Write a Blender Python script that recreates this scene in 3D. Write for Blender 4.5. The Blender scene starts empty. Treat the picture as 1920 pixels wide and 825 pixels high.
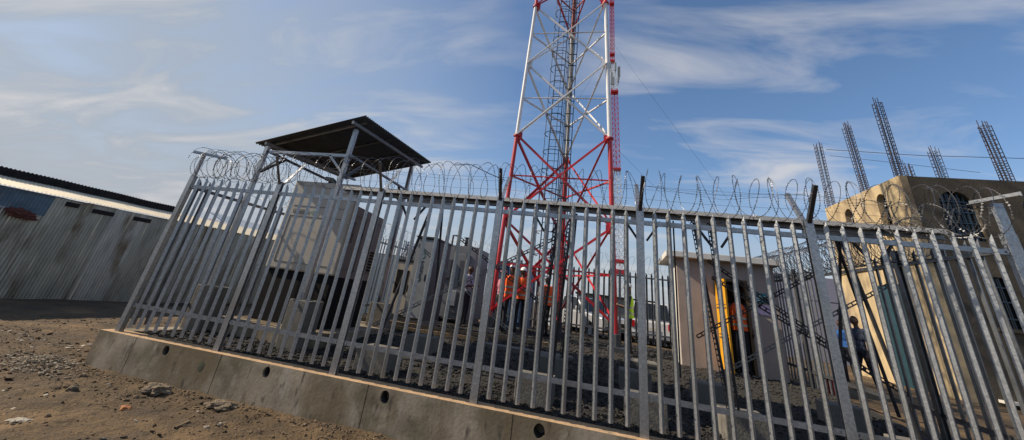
import bpy, bmesh, math, random
from mathutils import Vector, Matrix, noise
random.seed(7)
PI = math.pi
sc = bpy.context.scene
COL = sc.collection
V = Vector

# ------------------------------------------------------------------ helpers
class MB:
    def __init__(s): s.v = []; s.f = []; s.m = []; s.sm = False
    def add(s, vs, fs, mi=0):
        n = len(s.v); s.v += [tuple(p) for p in vs]
        s.f += [tuple(i + n for i in f) for f in fs]; s.m += [mi] * len(fs); return s
    def box(s, x0, x1, y0, y1, z0, z1, mi=0):
        vs = [(x, y, z) for z in (z0, z1) for y in (y0, y1) for x in (x0, x1)]
        return s.add(vs, [(0, 2, 3, 1), (4, 5, 7, 6), (0, 1, 5, 4), (2, 6, 7, 3), (0, 4, 6, 2), (1, 3, 7, 5)], mi)
    def prof(s, p, q, pts, up=V((0, 0, 1)), mi=0, closed=True):
        """sweep a 2D profile (side, up) from p to q"""
        p, q = V(p), V(q); d = (q - p).normalized()
        if abs(d.dot(up)) > .99: up = V((0, 1, 0))
        a = d.cross(up).normalized(); b = a.cross(d).normalized()
        n = len(pts); vs = [p + a * u + b * w for u, w in pts] + [q + a * u + b * w for u, w in pts]
        fs = [(i, (i + 1) % n, (i + 1) % n + n, i + n) for i in range(n if closed else n - 1)]
        if closed: fs += [tuple(range(n - 1, -1, -1)), tuple(range(n, 2 * n))]
        return s.add(vs, fs, mi)
    def beam(s, p, q, w, h, up=V((0, 0, 1)), mi=0):
        return s.prof(p, q, [(-w / 2, -h / 2), (w / 2, -h / 2), (w / 2, h / 2), (-w / 2, h / 2)], up, mi)
    def angle(s, p, q, w, t=.006, up=V((0, 0, 1)), mi=0, flip=1):
        f = flip
        pts = [(0, 0), (f * w, 0), (f * w, t), (f * t, t), (f * t, w), (0, w)]
        if f < 0: pts = pts[::-1]
        return s.prof(p, q, pts, up, mi)
    def tube(s, p, q, r, r2=None, n=8, mi=0, cap=True):
        r2 = r if r2 is None else r2
        p, q = V(p), V(q); d = (q - p).normalized()
        up = V((0, 0, 1)) if abs(d.z) < .95 else V((0, 1, 0))
        a = d.cross(up).normalized(); b = d.cross(a)
        vs = []
        for c, rr in ((p, r), (q, r2)):
            for i in range(n):
                t = 2 * PI * i / n; vs.append(c + a * (rr * math.cos(t)) + b * (rr * math.sin(t)))
        fs = [(i, (i + 1) % n, (i + 1) % n + n, i + n) for i in range(n)]
        if cap: fs += [tuple(range(n - 1, -1, -1)), tuple(range(n, 2 * n))]
        return s.add(vs, fs, mi)
    def path(s, pts, r, n=4, mi=0, closed=False):
        pts = [V(p) for p in pts]; N = len(pts); vs = []; prev = None
        for i in range(N):
            d = pts[min(i + 1, N - 1)] - pts[max(i - 1, 0)]
            d = d.normalized() if d.length > 1e-9 else V((0, 0, 1))
            if prev is None:
                up = V((0, 0, 1)) if abs(d.z) < .9 else V((0, 1, 0)); a = d.cross(up).normalized()
            else:
                a = (prev - d * prev.dot(d)); a = a.normalized() if a.length > 1e-6 else d.orthogonal().normalized()
            prev = a; b = d.cross(a)
            for k in range(n):
                t = 2 * PI * k / n; vs.append(pts[i] + a * (r * math.cos(t)) + b * (r * math.sin(t)))
        fs = []
        for i in range(N - 1):
            for k in range(n):
                fs.append((i * n + k, i * n + (k + 1) % n, (i + 1) * n + (k + 1) % n, (i + 1) * n + k))
        return s.add(vs, fs, mi)
    def xform(s, M, i0=0):
        for i in range(i0, len(s.v)): s.v[i] = tuple(M @ V(s.v[i]))
        return s

def rootloc(o):
    l = V((0, 0, 0))
    while o is not None: l += o.location; o = o.parent
    return l

def obj(name, mb, mats, parent=None, smooth=False, origin=None, bevel=0):
    if not isinstance(mats, (list, tuple)): mats = [mats]
    off = rootloc(parent) if parent is not None else V((0, 0, 0))
    org = V(origin) if origin is not None else off
    me = bpy.data.meshes.new(name)
    me.from_pydata([(x - org.x, y - org.y, z - org.z) for x, y, z in mb.v], [], mb.f)
    for m in mats: me.materials.append(m)
    if len(mats) > 1: me.polygons.foreach_set('material_index', mb.m)
    if smooth: me.polygons.foreach_set('use_smooth', [True] * len(me.polygons))
    me.update()
    o = bpy.data.objects.new(name, me); COL.objects.link(o)
    if parent is not None: o.parent = parent
    o.location = org - off
    if bevel:
        m = o.modifiers.new('b', 'BEVEL'); m.width = bevel; m.segments = 2; m.limit_method = 'ANGLE'
    return o

def tag(o, label=None, cat=None, group=None, kind=None):
    if label: o['label'] = label
    if cat: o['category'] = cat
    if group: o['group'] = group
    if kind: o['kind'] = kind
    return o

def thing(name, loc, label, cat, group=None):
    o = bpy.data.objects.new(name, None); COL.objects.link(o); o.location = loc
    o.empty_display_size = .2
    return tag(o, label, cat, group)

def apply_mods(o):
    dg = bpy.context.evaluated_depsgraph_get()
    me = bpy.data.meshes.new_from_object(o.evaluated_get(dg))
    o.modifiers.clear(); o.data = me

def cut(o, cmb):
    c = obj('cutter', cmb, o.data.materials[0])
    bm = bmesh.new(); bm.from_mesh(c.data); bmesh.ops.recalc_face_normals(bm, faces=bm.faces); bm.to_mesh(c.data); bm.free()
    bpy.context.view_layer.update()
    m = o.modifiers.new('c', 'BOOLEAN'); m.object = c; m.operation = 'DIFFERENCE'; m.solver = 'EXACT'
    bpy.context.view_layer.update()
    apply_mods(o)
    bpy.data.objects.remove(c)

# ------------------------------------------------------------------ materials
def mat(name, col, rough=.8, metal=0., var=.25, scale=6., bump=.0, bscale=40., col2=None, stretch=None, spec=.5, detail=6.):
    m = bpy.data.materials.new(name); m.use_nodes = True
    nt = m.node_tree; bs = nt.nodes['Principled BSDF']
    bs.inputs['Roughness'].default_value = rough; bs.inputs['Metallic'].default_value = metal
    bs.inputs['Specular IOR Level'].default_value = spec
    tc = nt.nodes.new('ShaderNodeTexCoord'); mp = nt.nodes.new('ShaderNodeMapping')
    geo = nt.nodes.new('ShaderNodeNewGeometry')
    nt.links.new(geo.outputs['Position'], mp.inputs['Vector'])
    if stretch: mp.inputs['Scale'].default_value = stretch
    nz = nt.nodes.new('ShaderNodeTexNoise'); nz.inputs['Scale'].default_value = scale
    nz.inputs['Detail'].default_value = detail; nz.inputs['Roughness'].default_value = .65
    nt.links.new(mp.outputs[0], nz.inputs['Vector'])
    cr = nt.nodes.new('ShaderNodeValToRGB')
    c2 = col2 if col2 else tuple(c * (1 - var) for c in col)
    c1 = col if col2 else tuple(min(1, c * (1 + var)) for c in col)
    cr.color_ramp.elements[0].position = .32; cr.color_ramp.elements[1].position = .68
    cr.color_ramp.elements[0].color = (*c2, 1); cr.color_ramp.elements[1].color = (*c1, 1)
    nt.links.new(nz.outputs['Fac'], cr.inputs[0]); nt.links.new(cr.outputs[0], bs.inputs['Base Color'])
    if bump:
        n2 = nt.nodes.new('ShaderNodeTexNoise'); n2.inputs['Scale'].default_value = bscale; n2.inputs['Detail'].default_value = 8
        nt.links.new(geo.outputs['Position'], n2.inputs['Vector'])
        b = nt.nodes.new('ShaderNodeBump'); b.inputs['Strength'].default_value = bump; b.inputs['Distance'].default_value = .02
        nt.links.new(n2.outputs['Fac'], b.inputs['Height']); nt.links.new(b.outputs[0], bs.inputs['Normal'])
    m['cr'] = cr.name; m['nz'] = nz.name
    return m

def overlay(m, col, scale, lo, hi, stretch=None, seed=0.):
    """blend a second noise-shaped colour (stains, patches, painted glints) over the base colour"""
    nt = m.node_tree; bs = nt.nodes['Principled BSDF']; src = bs.inputs['Base Color'].links[0].from_socket
    geo = nt.nodes.new('ShaderNodeNewGeometry'); mp = nt.nodes.new('ShaderNodeMapping')
    mp.inputs['Location'].default_value = (seed, seed * 2, -seed)
    if stretch: mp.inputs['Scale'].default_value = stretch
    nt.links.new(geo.outputs['Position'], mp.inputs['Vector'])
    nz = nt.nodes.new('ShaderNodeTexNoise'); nz.inputs['Scale'].default_value = scale; nz.inputs['Detail'].default_value = 7
    nz.inputs['Roughness'].default_value = .6
    nt.links.new(mp.outputs[0], nz.inputs['Vector'])
    mr = nt.nodes.new('ShaderNodeMapRange'); mr.inputs[1].default_value = lo; mr.inputs[2].default_value = hi
    nt.links.new(nz.outputs['Fac'], mr.inputs[0])
    mx = nt.nodes.new('ShaderNodeMix'); mx.data_type = 'RGBA'
    nt.links.new(mr.outputs[0], mx.inputs[0]); nt.links.new(src, mx.inputs[6]); mx.inputs[7].default_value = (*col, 1)
    nt.links.new(mx.outputs[2], bs.inputs['Base Color'])
    return m

M = {}
M['galv'] = overlay(mat('galvanised_steel', (.33, .35, .37), .33, .65, .3, 38, .06, 60), (.25, .25, .24), 3.5, .5, .7, (1, 1, .35), 3)
overlay(M['galv'], (.22, .15, .09), 9, .66, .78, (1, 1, .5), 17)
M['galv_dull'] = mat('weathered_galvanised_steel', (.18, .19, .20), .42, .8, .25, 10, .05, 50)
M['steel_dark'] = mat('dark_painted_steel', (.035, .036, .04), .5, .3, .3, 12)
M['wire'] = mat('razor_wire_steel', (.13, .13, .135), .45, .7, .3, 20)
M['concrete'] = overlay(overlay(mat('cast_concrete', (.33, .275, .20), .92, 0, .25, 3.0, .14, 26), (.12, .10, .06), 1.5, .45, .66, (1, 1, 1.2), 5), (.40, .36, .29), 4.2, .56, .70, (1, 1, .45), 9)
overlay(M['concrete'], (.17, .13, .075), .9, .5, .62, (1, 1, .6), 21)
overlay(M['concrete'], (.07, .06, .045), 9, .57, .70, (1, 1, .35), 14)
overlay(M['concrete'], (.10, .085, .06), 40, .64, .72, None, 25)
M['concrete_pale'] = overlay(mat('pale_concrete', (.17, .16, .14), .9, 0, .15, 5, .35, 35), (.2, .18, .15), 2.4, .55, .75, (1, 1, .5), 2)
M['conc_dark'] = mat('shade_dark_hole', (.05, .045, .04), .95, 0, .3, 10)  # dark lining colour stands in for the shade inside the weep holes
M['soil'] = overlay(overlay(mat('trodden_dry_soil', (.105, .067, .030), .97, 0, .55, 1.1, 1.0, 34, detail=10), (.068, .047, .027), 2.6, .47, .66, None, 4), (.21, .130, .060), .8, .54, .70, None, 11)
overlay(M['soil'], (.05, .036, .022), 21, .52, .72, None, 3)
overlay(M['soil'], (.22, .15, .09), 38, .60, .74, None, 8)
M['gravel'] = mat('dark_crushed_stone', (.042, .039, .034), .92, 0, .45, 18, .8, 60)
M['gravelbase'] = mat('gravel_bed_fines', (.032, .029, .024), .95, 0, .5, 30, 1., 70)
M['rubble'] = mat('rubble_stone', (.17, .115, .065), .95, 0, .5, 7, .6, 60)
M['rock'] = mat('grey_mortar_rock', (.17, .13, .085), .95, 0, .3, 12, .9, 40)
M['paperwhite'] = mat('off_white_litter', (.40, .35, .27), .85, 0, .15, 12)
M['brick'] = mat('broken_brick', (.45, .19, .08), .9, 0, .25, 20, .4)
M['wood'] = mat('dry_wood', (.30, .2, .11), .9, 0, .3, 15, .4, 60, None, (1, 1, .2))
M['beige'] = mat('beige_powder_coat', (.47, .43, .37), .5, 0, .05, 1.5, .04, 90)
M['beige_dk'] = mat('brownish_grey_panel', (.20, .165, .15), .55, 0, .06, 2)
M['black'] = mat('black_enamel', (.008, .008, .009), .75, 0, .3, 8, spec=.2)
M['cabinet'] = mat('light_grey_cabinet', (.33, .35, .38), .5, .1, .06, 2)
M['cabinet_dk'] = mat('dark_grey_cabinet', (.07, .075, .085), .55, .1, .15, 3)
M['cont'] = overlay(mat('grey_container_paint', (.19, .195, .205), .55, .1, .1, 2), (.1, .09, .08), 4, .6, .75, (1, 1, .3))
M['red'] = mat('red_tower_paint', (.47, .020, .028), .45, 0, .16, 7, .05)
M['white'] = overlay(mat('white_tower_paint', (.66, .67, .68), .45, 0, .07, 5, .04), (.38, .37, .36), 6, .6, .8, (1, 1, .4), 6)
M['navy'] = mat('blue_black_steel', (.035, .055, .085), .5, .4, .2, 8)
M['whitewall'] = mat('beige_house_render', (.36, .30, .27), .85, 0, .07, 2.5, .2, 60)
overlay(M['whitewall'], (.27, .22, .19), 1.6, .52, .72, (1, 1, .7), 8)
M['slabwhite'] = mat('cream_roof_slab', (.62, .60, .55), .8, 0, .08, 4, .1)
M['yellow'] = mat('yellow_door_paint', (.70, .33, .012), .45, 0, .1, 4)
M['brownframe'] = mat('brown_door_frame', (.10, .065, .03), .6, 0, .2, 8)
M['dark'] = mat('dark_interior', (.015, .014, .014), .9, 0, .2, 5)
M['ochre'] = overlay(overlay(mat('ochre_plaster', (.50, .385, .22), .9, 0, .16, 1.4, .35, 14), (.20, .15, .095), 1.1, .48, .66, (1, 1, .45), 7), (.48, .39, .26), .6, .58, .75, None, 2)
M['greywall'] = overlay(overlay(mat('shade_toned_stained_plaster', (.080, .066, .046), .93, 0, .28, 1.3, .35, 14), (.055, .048, .04), .9, .48, .7, (1, 1, .4), 3), (.12, .10, .075), 2.2, .6, .78, None, 12)  # stained grey plaster, base colour also lowered to carry the front wall's shade
M['rebar'] = mat('rusty_rebar', (.055, .035, .035), .8, .4, .3, 30)
M['blueglass'] = mat('blue_window_steel', (.035, .06, .085), .3, .3, .2, 5)
M['tealdoor'] = mat('teal_steel_shutter', (.02, .06, .075), .5, .2, .2, 4)
M['lilac'] = mat('lilac_plaster', (.38, .38, .47), .9, 0, .05, 1)
M['panelback'] = mat('solar_backsheet', (.30, .31, .32), .6, 0, .05, 4)
M['panelface'] = mat('solar_cells', (.012, .016, .04), .15, 0, .2, 9)
M['alu'] = mat('aluminium_frame', (.66, .62, .55), .4, .2, .06, 8)
M['orange'] = mat('orange_vest_cloth', (.90, .13, .02), .8, 0, .12, 8)
M['lime'] = mat('lime_vest_cloth', (.48, .80, .03), .8, 0, .1, 8)
M['reflect'] = mat('silver_reflective_tape', (.42, .42, .36), .4, .3, .05, 8)
M['skin'] = mat('dark_skin', (.085, .043, .026), .55, 0, .1, 10)
M['trouser'] = mat('dark_trousers', (.018, .02, .028), .85, 0, .2, 12)
M['bluecloth'] = mat('blue_shirt', (.035, .14, .42), .85, 0, .15, 10)
M['navycloth'] = mat('navy_shirt', (.022, .032, .06), .85, 0, .2, 10)
M['whitecloth'] = mat('white_patterned_shirt', (.72, .72, .78), .85, 0, .1, 34, 0, 40, (.16, .17, .26))
M['pinkcloth'] = mat('pink_shirt', (.5, .2, .26), .85, 0, .1, 10)
M['helmet'] = mat('white_helmet', (.80, .78, .76), .35, 0, .03, 5)
M['hair'] = mat('black_hair', (.01, .009, .009), .9, 0, .2, 30)
M['carwhite'] = mat('white_car_paint', (.62, .62, .62), .3, 0, .04, 2)
M['carsilver'] = mat('silver_car_paint', (.42, .43, .45), .3, .3, .05, 2)
M['glass'] = mat('dark_car_glass', (.015, .018, .02), .08, 0, .1, 3)
M['tyre'] = mat('tyre_rubber', (.02, .02, .02), .9, 0, .2, 10)
M['taillight'] = mat('red_lens', (.5, .01, .01), .25, 0, .1, 4)
M['bucket'] = mat('red_plastic', (.33, .015, .015), .5, 0, .15, 6)
M['cable'] = mat('black_cable', (.015, .015, .017), .6, 0, .2, 5)
M['cloth'] = mat('red_brown_rag', (.13, .045, .035), .95, 0, .4, 14, .8, 40)
M['bluetarp'] = mat('blue_painted_roof', (.05, .11, .22), .7, 0, .3, 5)
M['redtarp'] = mat('red_painted_roof', (.42, .11, .09), .6, 0, .3, 5)
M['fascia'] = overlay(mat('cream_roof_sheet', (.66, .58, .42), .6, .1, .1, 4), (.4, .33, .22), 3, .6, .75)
M['darksheet'] = mat('dark_roof_and_shade', (.025, .022, .022), .95, 0, .4, 6, spec=.1)
M['sheet_a'] = overlay(mat('aged_corrugated_steel', (.33, .32, .27), .42, .6, .25, 3, .08, 30, None, (1, 1, .3)), (.12, .085, .05), 1.7, .5, .68, (1, 1, .35), 1)
M['sheet_b'] = overlay(mat('worn_corrugated_steel', (.40, .40, .37), .38, .65, .2, 3, .08, 30, None, (1, 1, .3)), (.15, .11, .065), 2.1, .54, .7, (1, 1, .3), 6)
M['sheet_c'] = overlay(mat('bluish_corrugated_steel', (.19, .25, .30), .5, .5, .25, 3, .08, 30, None, (1, 1, .3)), (.12, .09, .06), 1.6, .56, .72, (1, 1, .3), 16)
for k_ in ('sheet_a', 'sheet_b'): overlay(M[k_], (.62, .55, .42), 11, .58, .68, (1, 1, .05), 30)  # thin pale upright streaks, glints on the corrugations painted as colour
M['patchblue'] = overlay(mat('dull_blue_sheet', (.10, .15, .19), .6, .3, .25, 4), (.2, .2, .18), 5, .58, .74, (1, 1, .3))
M['canopy'] = mat('dark_canopy_sheet', (.060, .066, .074), .75, .1, .25, 5)
M['ink'] = mat('dark_lettering', (.03, .04, .05), .6, 0, .05, 5)
M['greenink'] = mat('green_lettering', (.10, .30, .22), .6, 0, .05, 5)
M['postteal'] = mat('teal_poster', (.03, .22, .26), .6, 0, .3, 12)
M['postlilac'] = mat('lilac_poster', (.22, .20, .36), .6, 0, .3, 12)
M['rosewhite'] = mat('faded_rose_paint', (.42, .34, .30), .8, 0, .2, 5)
M['skywhite'] = mat('faded_pale_blue_paint', (.26, .32, .40), .8, 0, .2, 5)
M['postwhite'] = mat('poster_white', (.7, .7, .72), .6, 0, .1, 12)
M['antenna'] = mat('antenna_grey', (.25, .28, .28), .6, 0, .1, 5)

# ------------------------------------------------------------------ terrain
def sst(t): t = max(0., min(1., t)); return t * t * (3 - 2 * t)
def gravel_z(x, y): return -.035 + .23 * sst((y - .25) / 4.5)
def ground_z(x, y):
    a = sst((x + 1) / 5.5) * sst((y + 1.5) / 5)
    b = sst((y - 9.5) / 4) * sst((x + 11) / 4)
    z = -.45 + .55 * max(a, b)
    n = noise.noise(V((x * .35, y * .35, 3))) * .035 + noise.noise(V((x * 1.3, y * 1.3, 9))) * .018
    # loose spoil thrown up along the foot of the plinth and at its corner
    d = abs(y + .42); along = sst((x + 8.6) / 1.0) * (1 - sst((x + 0) / 1.))
    z += .055 * math.exp(-(d / .22) ** 2) * along * (.55 + .6 * noise.noise(V((x * 2.1, y * 2, 1))))
    n += noise.noise(V((x * 4.2, y * 4.2, 5))) * .018
    if -12 < x < 1 and -5.2 < y < 2.5:
        n += noise.noise(V((x * 11, y * 11, 2))) * .013 + noise.noise(V((x * 25, y * 25, 7))) * .009
    return z + n

def nonuni(lo, a, b, hi, fine, coarse):
    out = [lo]; v = lo; st = 1e9
    L = []; v = a; s = fine
    while v > lo: s *= 1.25; v -= s; L.append(max(v, lo))
    R = []; v = b; s = fine
    while v < hi: s *= 1.25; v += s; R.append(min(v, hi))
    n = int((b - a) / fine)
    return L[::-1] + [a + (b - a) * i / n for i in range(n + 1)] + R
xs = nonuni(-900, -12.2, .4, 900, .032, 0); ys = nonuni(-60, -4.6, 2.4, 1500, .032, 0)
g = MB(); g.v = [(x, y, ground_z(x, y)) for y in ys for x in xs]; nx = len(xs)
g.f = []
for j in range(len(ys) - 1):
    for i in range(nx - 1):
        cx = (xs[i] + xs[i + 1]) / 2; cy = (ys[j] + ys[j + 1]) / 2
        g.f.append((j * nx + i, j * nx + i + 1, (j + 1) * nx + i + 1, (j + 1) * nx + i))
# sink the soil under the gravel yard
for k, (x, y, z) in enumerate(g.v):
    if -7.15 < x < 4.5 and -.05 < y < 10.9: g.v[k] = (x, y, -.5)
g.m = [0] * len(g.f)
tag(obj('ground', g, M['soil'], smooth=True), kind='structure')

gb = MB(); gx = [-7.05 + 11.6 * i / 80 for i in range(81)]; gy = [.13 + 10.95 * j / 90 for j in range(91)]
gb.v = [(x, y, gravel_z(x, y) + noise.noise(V((x * 2, y * 2, 0))) * .025 * sst(y - .2)) for y in gy for x in gx]
gb.f = [(j * 81 + i, j * 81 + i + 1, (j + 1) * 81 + i + 1, (j + 1) * 81 + i) for j in range(90) for i in range(80)]
gb.m = [0] * len(gb.f)
tag(obj('gravel_yard', gb, M['gravelbase'], smooth=True), kind='structure')

ICO_V = []; t_ = (1 + 5 ** .5) / 2
for a in (-1, 1):
    for b in (-t_, t_): ICO_V += [(a, b, 0), (0, a, b), (b, 0, a)]
ICO_V = [V(p).normalized() for p in ICO_V]
def ico_faces():
    bm = bmesh.new()
    for p in ICO_V: bm.verts.new(p)
    r = bmesh.ops.convex_hull(bm, input=bm.verts); bm.verts.index_update()
    fs = [tuple(v.index for v in f.verts) for f in bm.faces]; bm.free(); return fs
ICO_F = ico_faces()
def stone(mb, x, y, z, s, flat=.7, rnd=random):
    q = Matrix.Rotation(rnd.random() * 6.3, 3, 'Z') @ Matrix.Rotation(rnd.random() * .8, 3, 'X')
    sx, sy, sz = s * rnd.uniform(.7, 1.4), s * rnd.uniform(.6, 1.1), s * rnd.uniform(.5, 1) * flat
    vs = []
    for p in ICO_V:
        k = rnd.uniform(.72, 1.15); w = q @ V((p.x * sx * k, p.y * sy * k, p.z * sz * k)); vs.append((x + w.x, y + w.y, z + w.z))
    mb.add(vs, ICO_F)
gs = MB()
for i in range(15000):
    y = .17 + 10.5 * random.random() ** 2.2; x = random.uniform(-6.95, 4.4)
    stone(gs, x, y, gravel_z(x, y) + random.uniform(.0, .022), random.uniform(.013, .028) * (1 + y * .06))
tag(obj('gravel_stones', gs, M['gravel']), 'loose dark crushed stone covering the fenced yard', 'gravel', kind='stuff')

rb = MB(); rnd = random.Random(3)
for i in range(7500):
    if i < 2300:
        x = rnd.uniform(-8.4, .3); y = -.16 - abs(rnd.gauss(0, .38)) - .03
        if x < -7.2: y += rnd.uniform(-.5, .9)
    elif i < 3000:
        x = rnd.gauss(-8.5, 1.4); y = rnd.gauss(.15, .45)
        if x > -7.3 and y > -.15: continue
    else:
        x = rnd.uniform(-13, .2); y = rnd.uniform(-4.4, 4.0)
        if x > -7.3 and y > -.15: continue
    s = .005 + .012 * rnd.random() ** 2 + (.022 * rnd.random() if rnd.random() < .05 else 0)
    stone(rb, x, y, ground_z(x, y) + s * .25, s * 1.1, .7, rnd)
tag(obj('scattered_rubble', rb, M['rubble']), 'small stones and crumbs of rubble strewn over the brown soil', 'rubble', kind='stuff')
hp = MB()
for i in range(900):
    t = rnd.random(); x = -7.75 + rnd.gauss(0, .3) + t * .5; y = -.28 - t * .35 + rnd.gauss(0, .16)
    if x > -7.22 and y > -.14: continue
    s = .006 + .022 * rnd.random() ** 2; stone(hp, x, y, ground_z(x, y) + .01 + .05 * math.exp(-((x + 7.5) ** 2 + (y + .4) ** 2) / .12) * rnd.random(), s, .6, rnd)
tag(obj('mortar_crumbs', hp, mat('pale_mortar_crumbs', (.33, .27, .19), .95, 0, .35, 12, .6, 50)), 'pale heap of mortar crumbs spilt at the left corner of the plinth', 'rubble', kind='stuff')
lt = MB()
for i in range(190):
    x, y = (rnd.gauss(-9.6, 1.6), rnd.gauss(.5, .22)) if i < 100 else (rnd.uniform(-11, -2.4), rnd.uniform(-3.6, .6))
    if x > -7.4 and y > -.5: continue
    s = rnd.uniform(.012, .04); stone(lt, x, y, ground_z(x, y) + .006, s, .25, rnd)
tag(obj('litter_scraps', lt, M['paperwhite']), 'pale scraps of litter and chips scattered on the soil left of the plinth', 'litter', kind='stuff')

cl = MB()
for i in range(1500):
    x = rnd.uniform(-12, .2); y = rnd.uniform(-4.4, 3.2)
    if x > -7.35 and y > -.2: continue
    s = .010 + .035 * rnd.random() ** 3; stone(cl, x, y, ground_z(x, y) + s * .1, s, .55, rnd)
tag(obj('soil_clods', cl, mat('dark_soil_clod', (.075, .05, .026), .97, 0, .4, 9, .8, 60)), 'dark crumbly clods of earth strewn across the soil', 'clods', kind='stuff')
sw_ = MB()
for i in range(650):
    x = rnd.uniform(-10.5, .2); y = rnd.uniform(-4.2, 1.5)
    if x > -7.3 and y > -.2: continue
    a = rnd.uniform(0, PI); l = rnd.uniform(.02, .09); z = ground_z(x, y) + .012
    sw_.path([(x, y, z), (x + l * .5 * math.cos(a), y + l * .5 * math.sin(a), z + rnd.uniform(0, .012)), (x + l * math.cos(a + .3), y + l * math.sin(a + .3), z)], .0022, 3)
tag(obj('straw_bits', sw_, mat('dry_straw', (.34, .26, .15), .9, 0, .3, 20)), 'thin bits of dry straw and twig littering the soil', 'straw', kind='stuff')

# individual lumps lying in the foreground
def lump(name, x, y, s, m, label, cat, flat=.6, seg=3, seed=0, ang=0, el=1.0):
    bm = bmesh.new(); bmesh.ops.create_icosphere(bm, subdivisions=seg, radius=1)
    z0 = ground_z(x, y); mb = MB(); ca, sa = math.cos(ang), math.sin(ang)
    for v in bm.verts:
        k = 1 + .45 * noise.noise(v.co * 1.6 + V((seed, 0, 0))) + .2 * noise.noise(v.co * 4.5 + V((seed, 3, 0)))
        px, py, pz = v.co.x * s * k * el, v.co.y * s * k, v.co.z * s * k * flat
        mb.v.append((x + px * ca - py * sa, y + px * sa + py * ca, z0 + pz + s * flat * .35))
    bm.verts.index_update(); mb.f = [tuple(v.index for v in f.verts) for f in bm.faces]; mb.m = [0] * len(mb.f); bm.free()
    return tag(obj(name, mb, m, origin=(x, y, z0)), label, cat)

# ------------------------------------------------------------------ plinth
pl = MB(); pl.box(-7.2, 7.5, -.12, .13, -.75, 0); P1 = obj('concrete_plinth', pl, M['concrete'])
cm = MB()
for x, z, r in ((-5.87, -.085, .055), (-4.17, -.09, .055), (-2.46, -.09, .06), (-.6, -.1, .06), (1.3, -.1, .06)):
    n0 = len(cm.v); n = 18; vs = []
    for yy in (-.3, .05):
        for i in range(n):
            t = 2 * PI * i / n; k = 1 + .12 * noise.noise(V((x, math.cos(t) * 2, math.sin(t) * 2)))
            vs.append((x + r * k * math.cos(t), yy, z + r * k * 1.12 * math.sin(t)))
    cm.add(vs, [(i, (i + 1) % n, (i + 1) % n + n, i + n) for i in range(n)] + [tuple(range(n - 1, -1, -1)), tuple(range(n, 2 * n))])
for x in (-6.46, -4.93, -2.7, -.9, .9): cm.box(x - .006, x + .006, -.2, -.108, -.8, .02)
cut(P1, cm)
M['sunlit_dust'] = overlay(mat('sunlit_sandy_dust', (.50, .33, .18), .97, 0, .2, 6, .4, 50), (.26, .2, .13), 5, .55, .72, None, 4)  # dusty sand tone, with the strip's warm sunlight put into the colour
P1.data.materials.append(M['sunlit_dust'])
for p in P1.data.polygons:
    if p.normal.z > .9 and p.center.z > -.01: p.material_index = 1
pl2 = MB(); pl2.box(-7.2, -6.9, .132, 11.2, -.75, 0)
tag(P1, 'low weathered concrete plinth with round weep holes carrying the front fence', 'plinth')
tag(obj('concrete_kerb', pl2, M['concrete'], bevel=.01), 'concrete footing strip under the left side fence', 'plinth')
pt = MB(); n = 14
pt.add([(-5.2 + .05 * math.cos(2 * PI * i / n), -.1225, -.17 + .06 * math.sin(2 * PI * i / n)) for i in range(n)] + [(-5.2, -.126, -.17)], [(i, (i + 1) % n, n) for i in range(n)])
obj('plugged_hole', pt, mat('mossy_plug', (.10, .10, .06), .95, 0, .2, 20), P1)
for x, z, r in ((-5.87, -.085, .05), (-4.17, -.09, .05), (-2.46, -.09, .055), (-.6, -.1, .055)):
    h = MB(); h.tube((x, -.09, z), (x, .045, z), r * .97, n=16, cap=False)
    obj('weep_hole', h, M['conc_dark'], P1)

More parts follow.
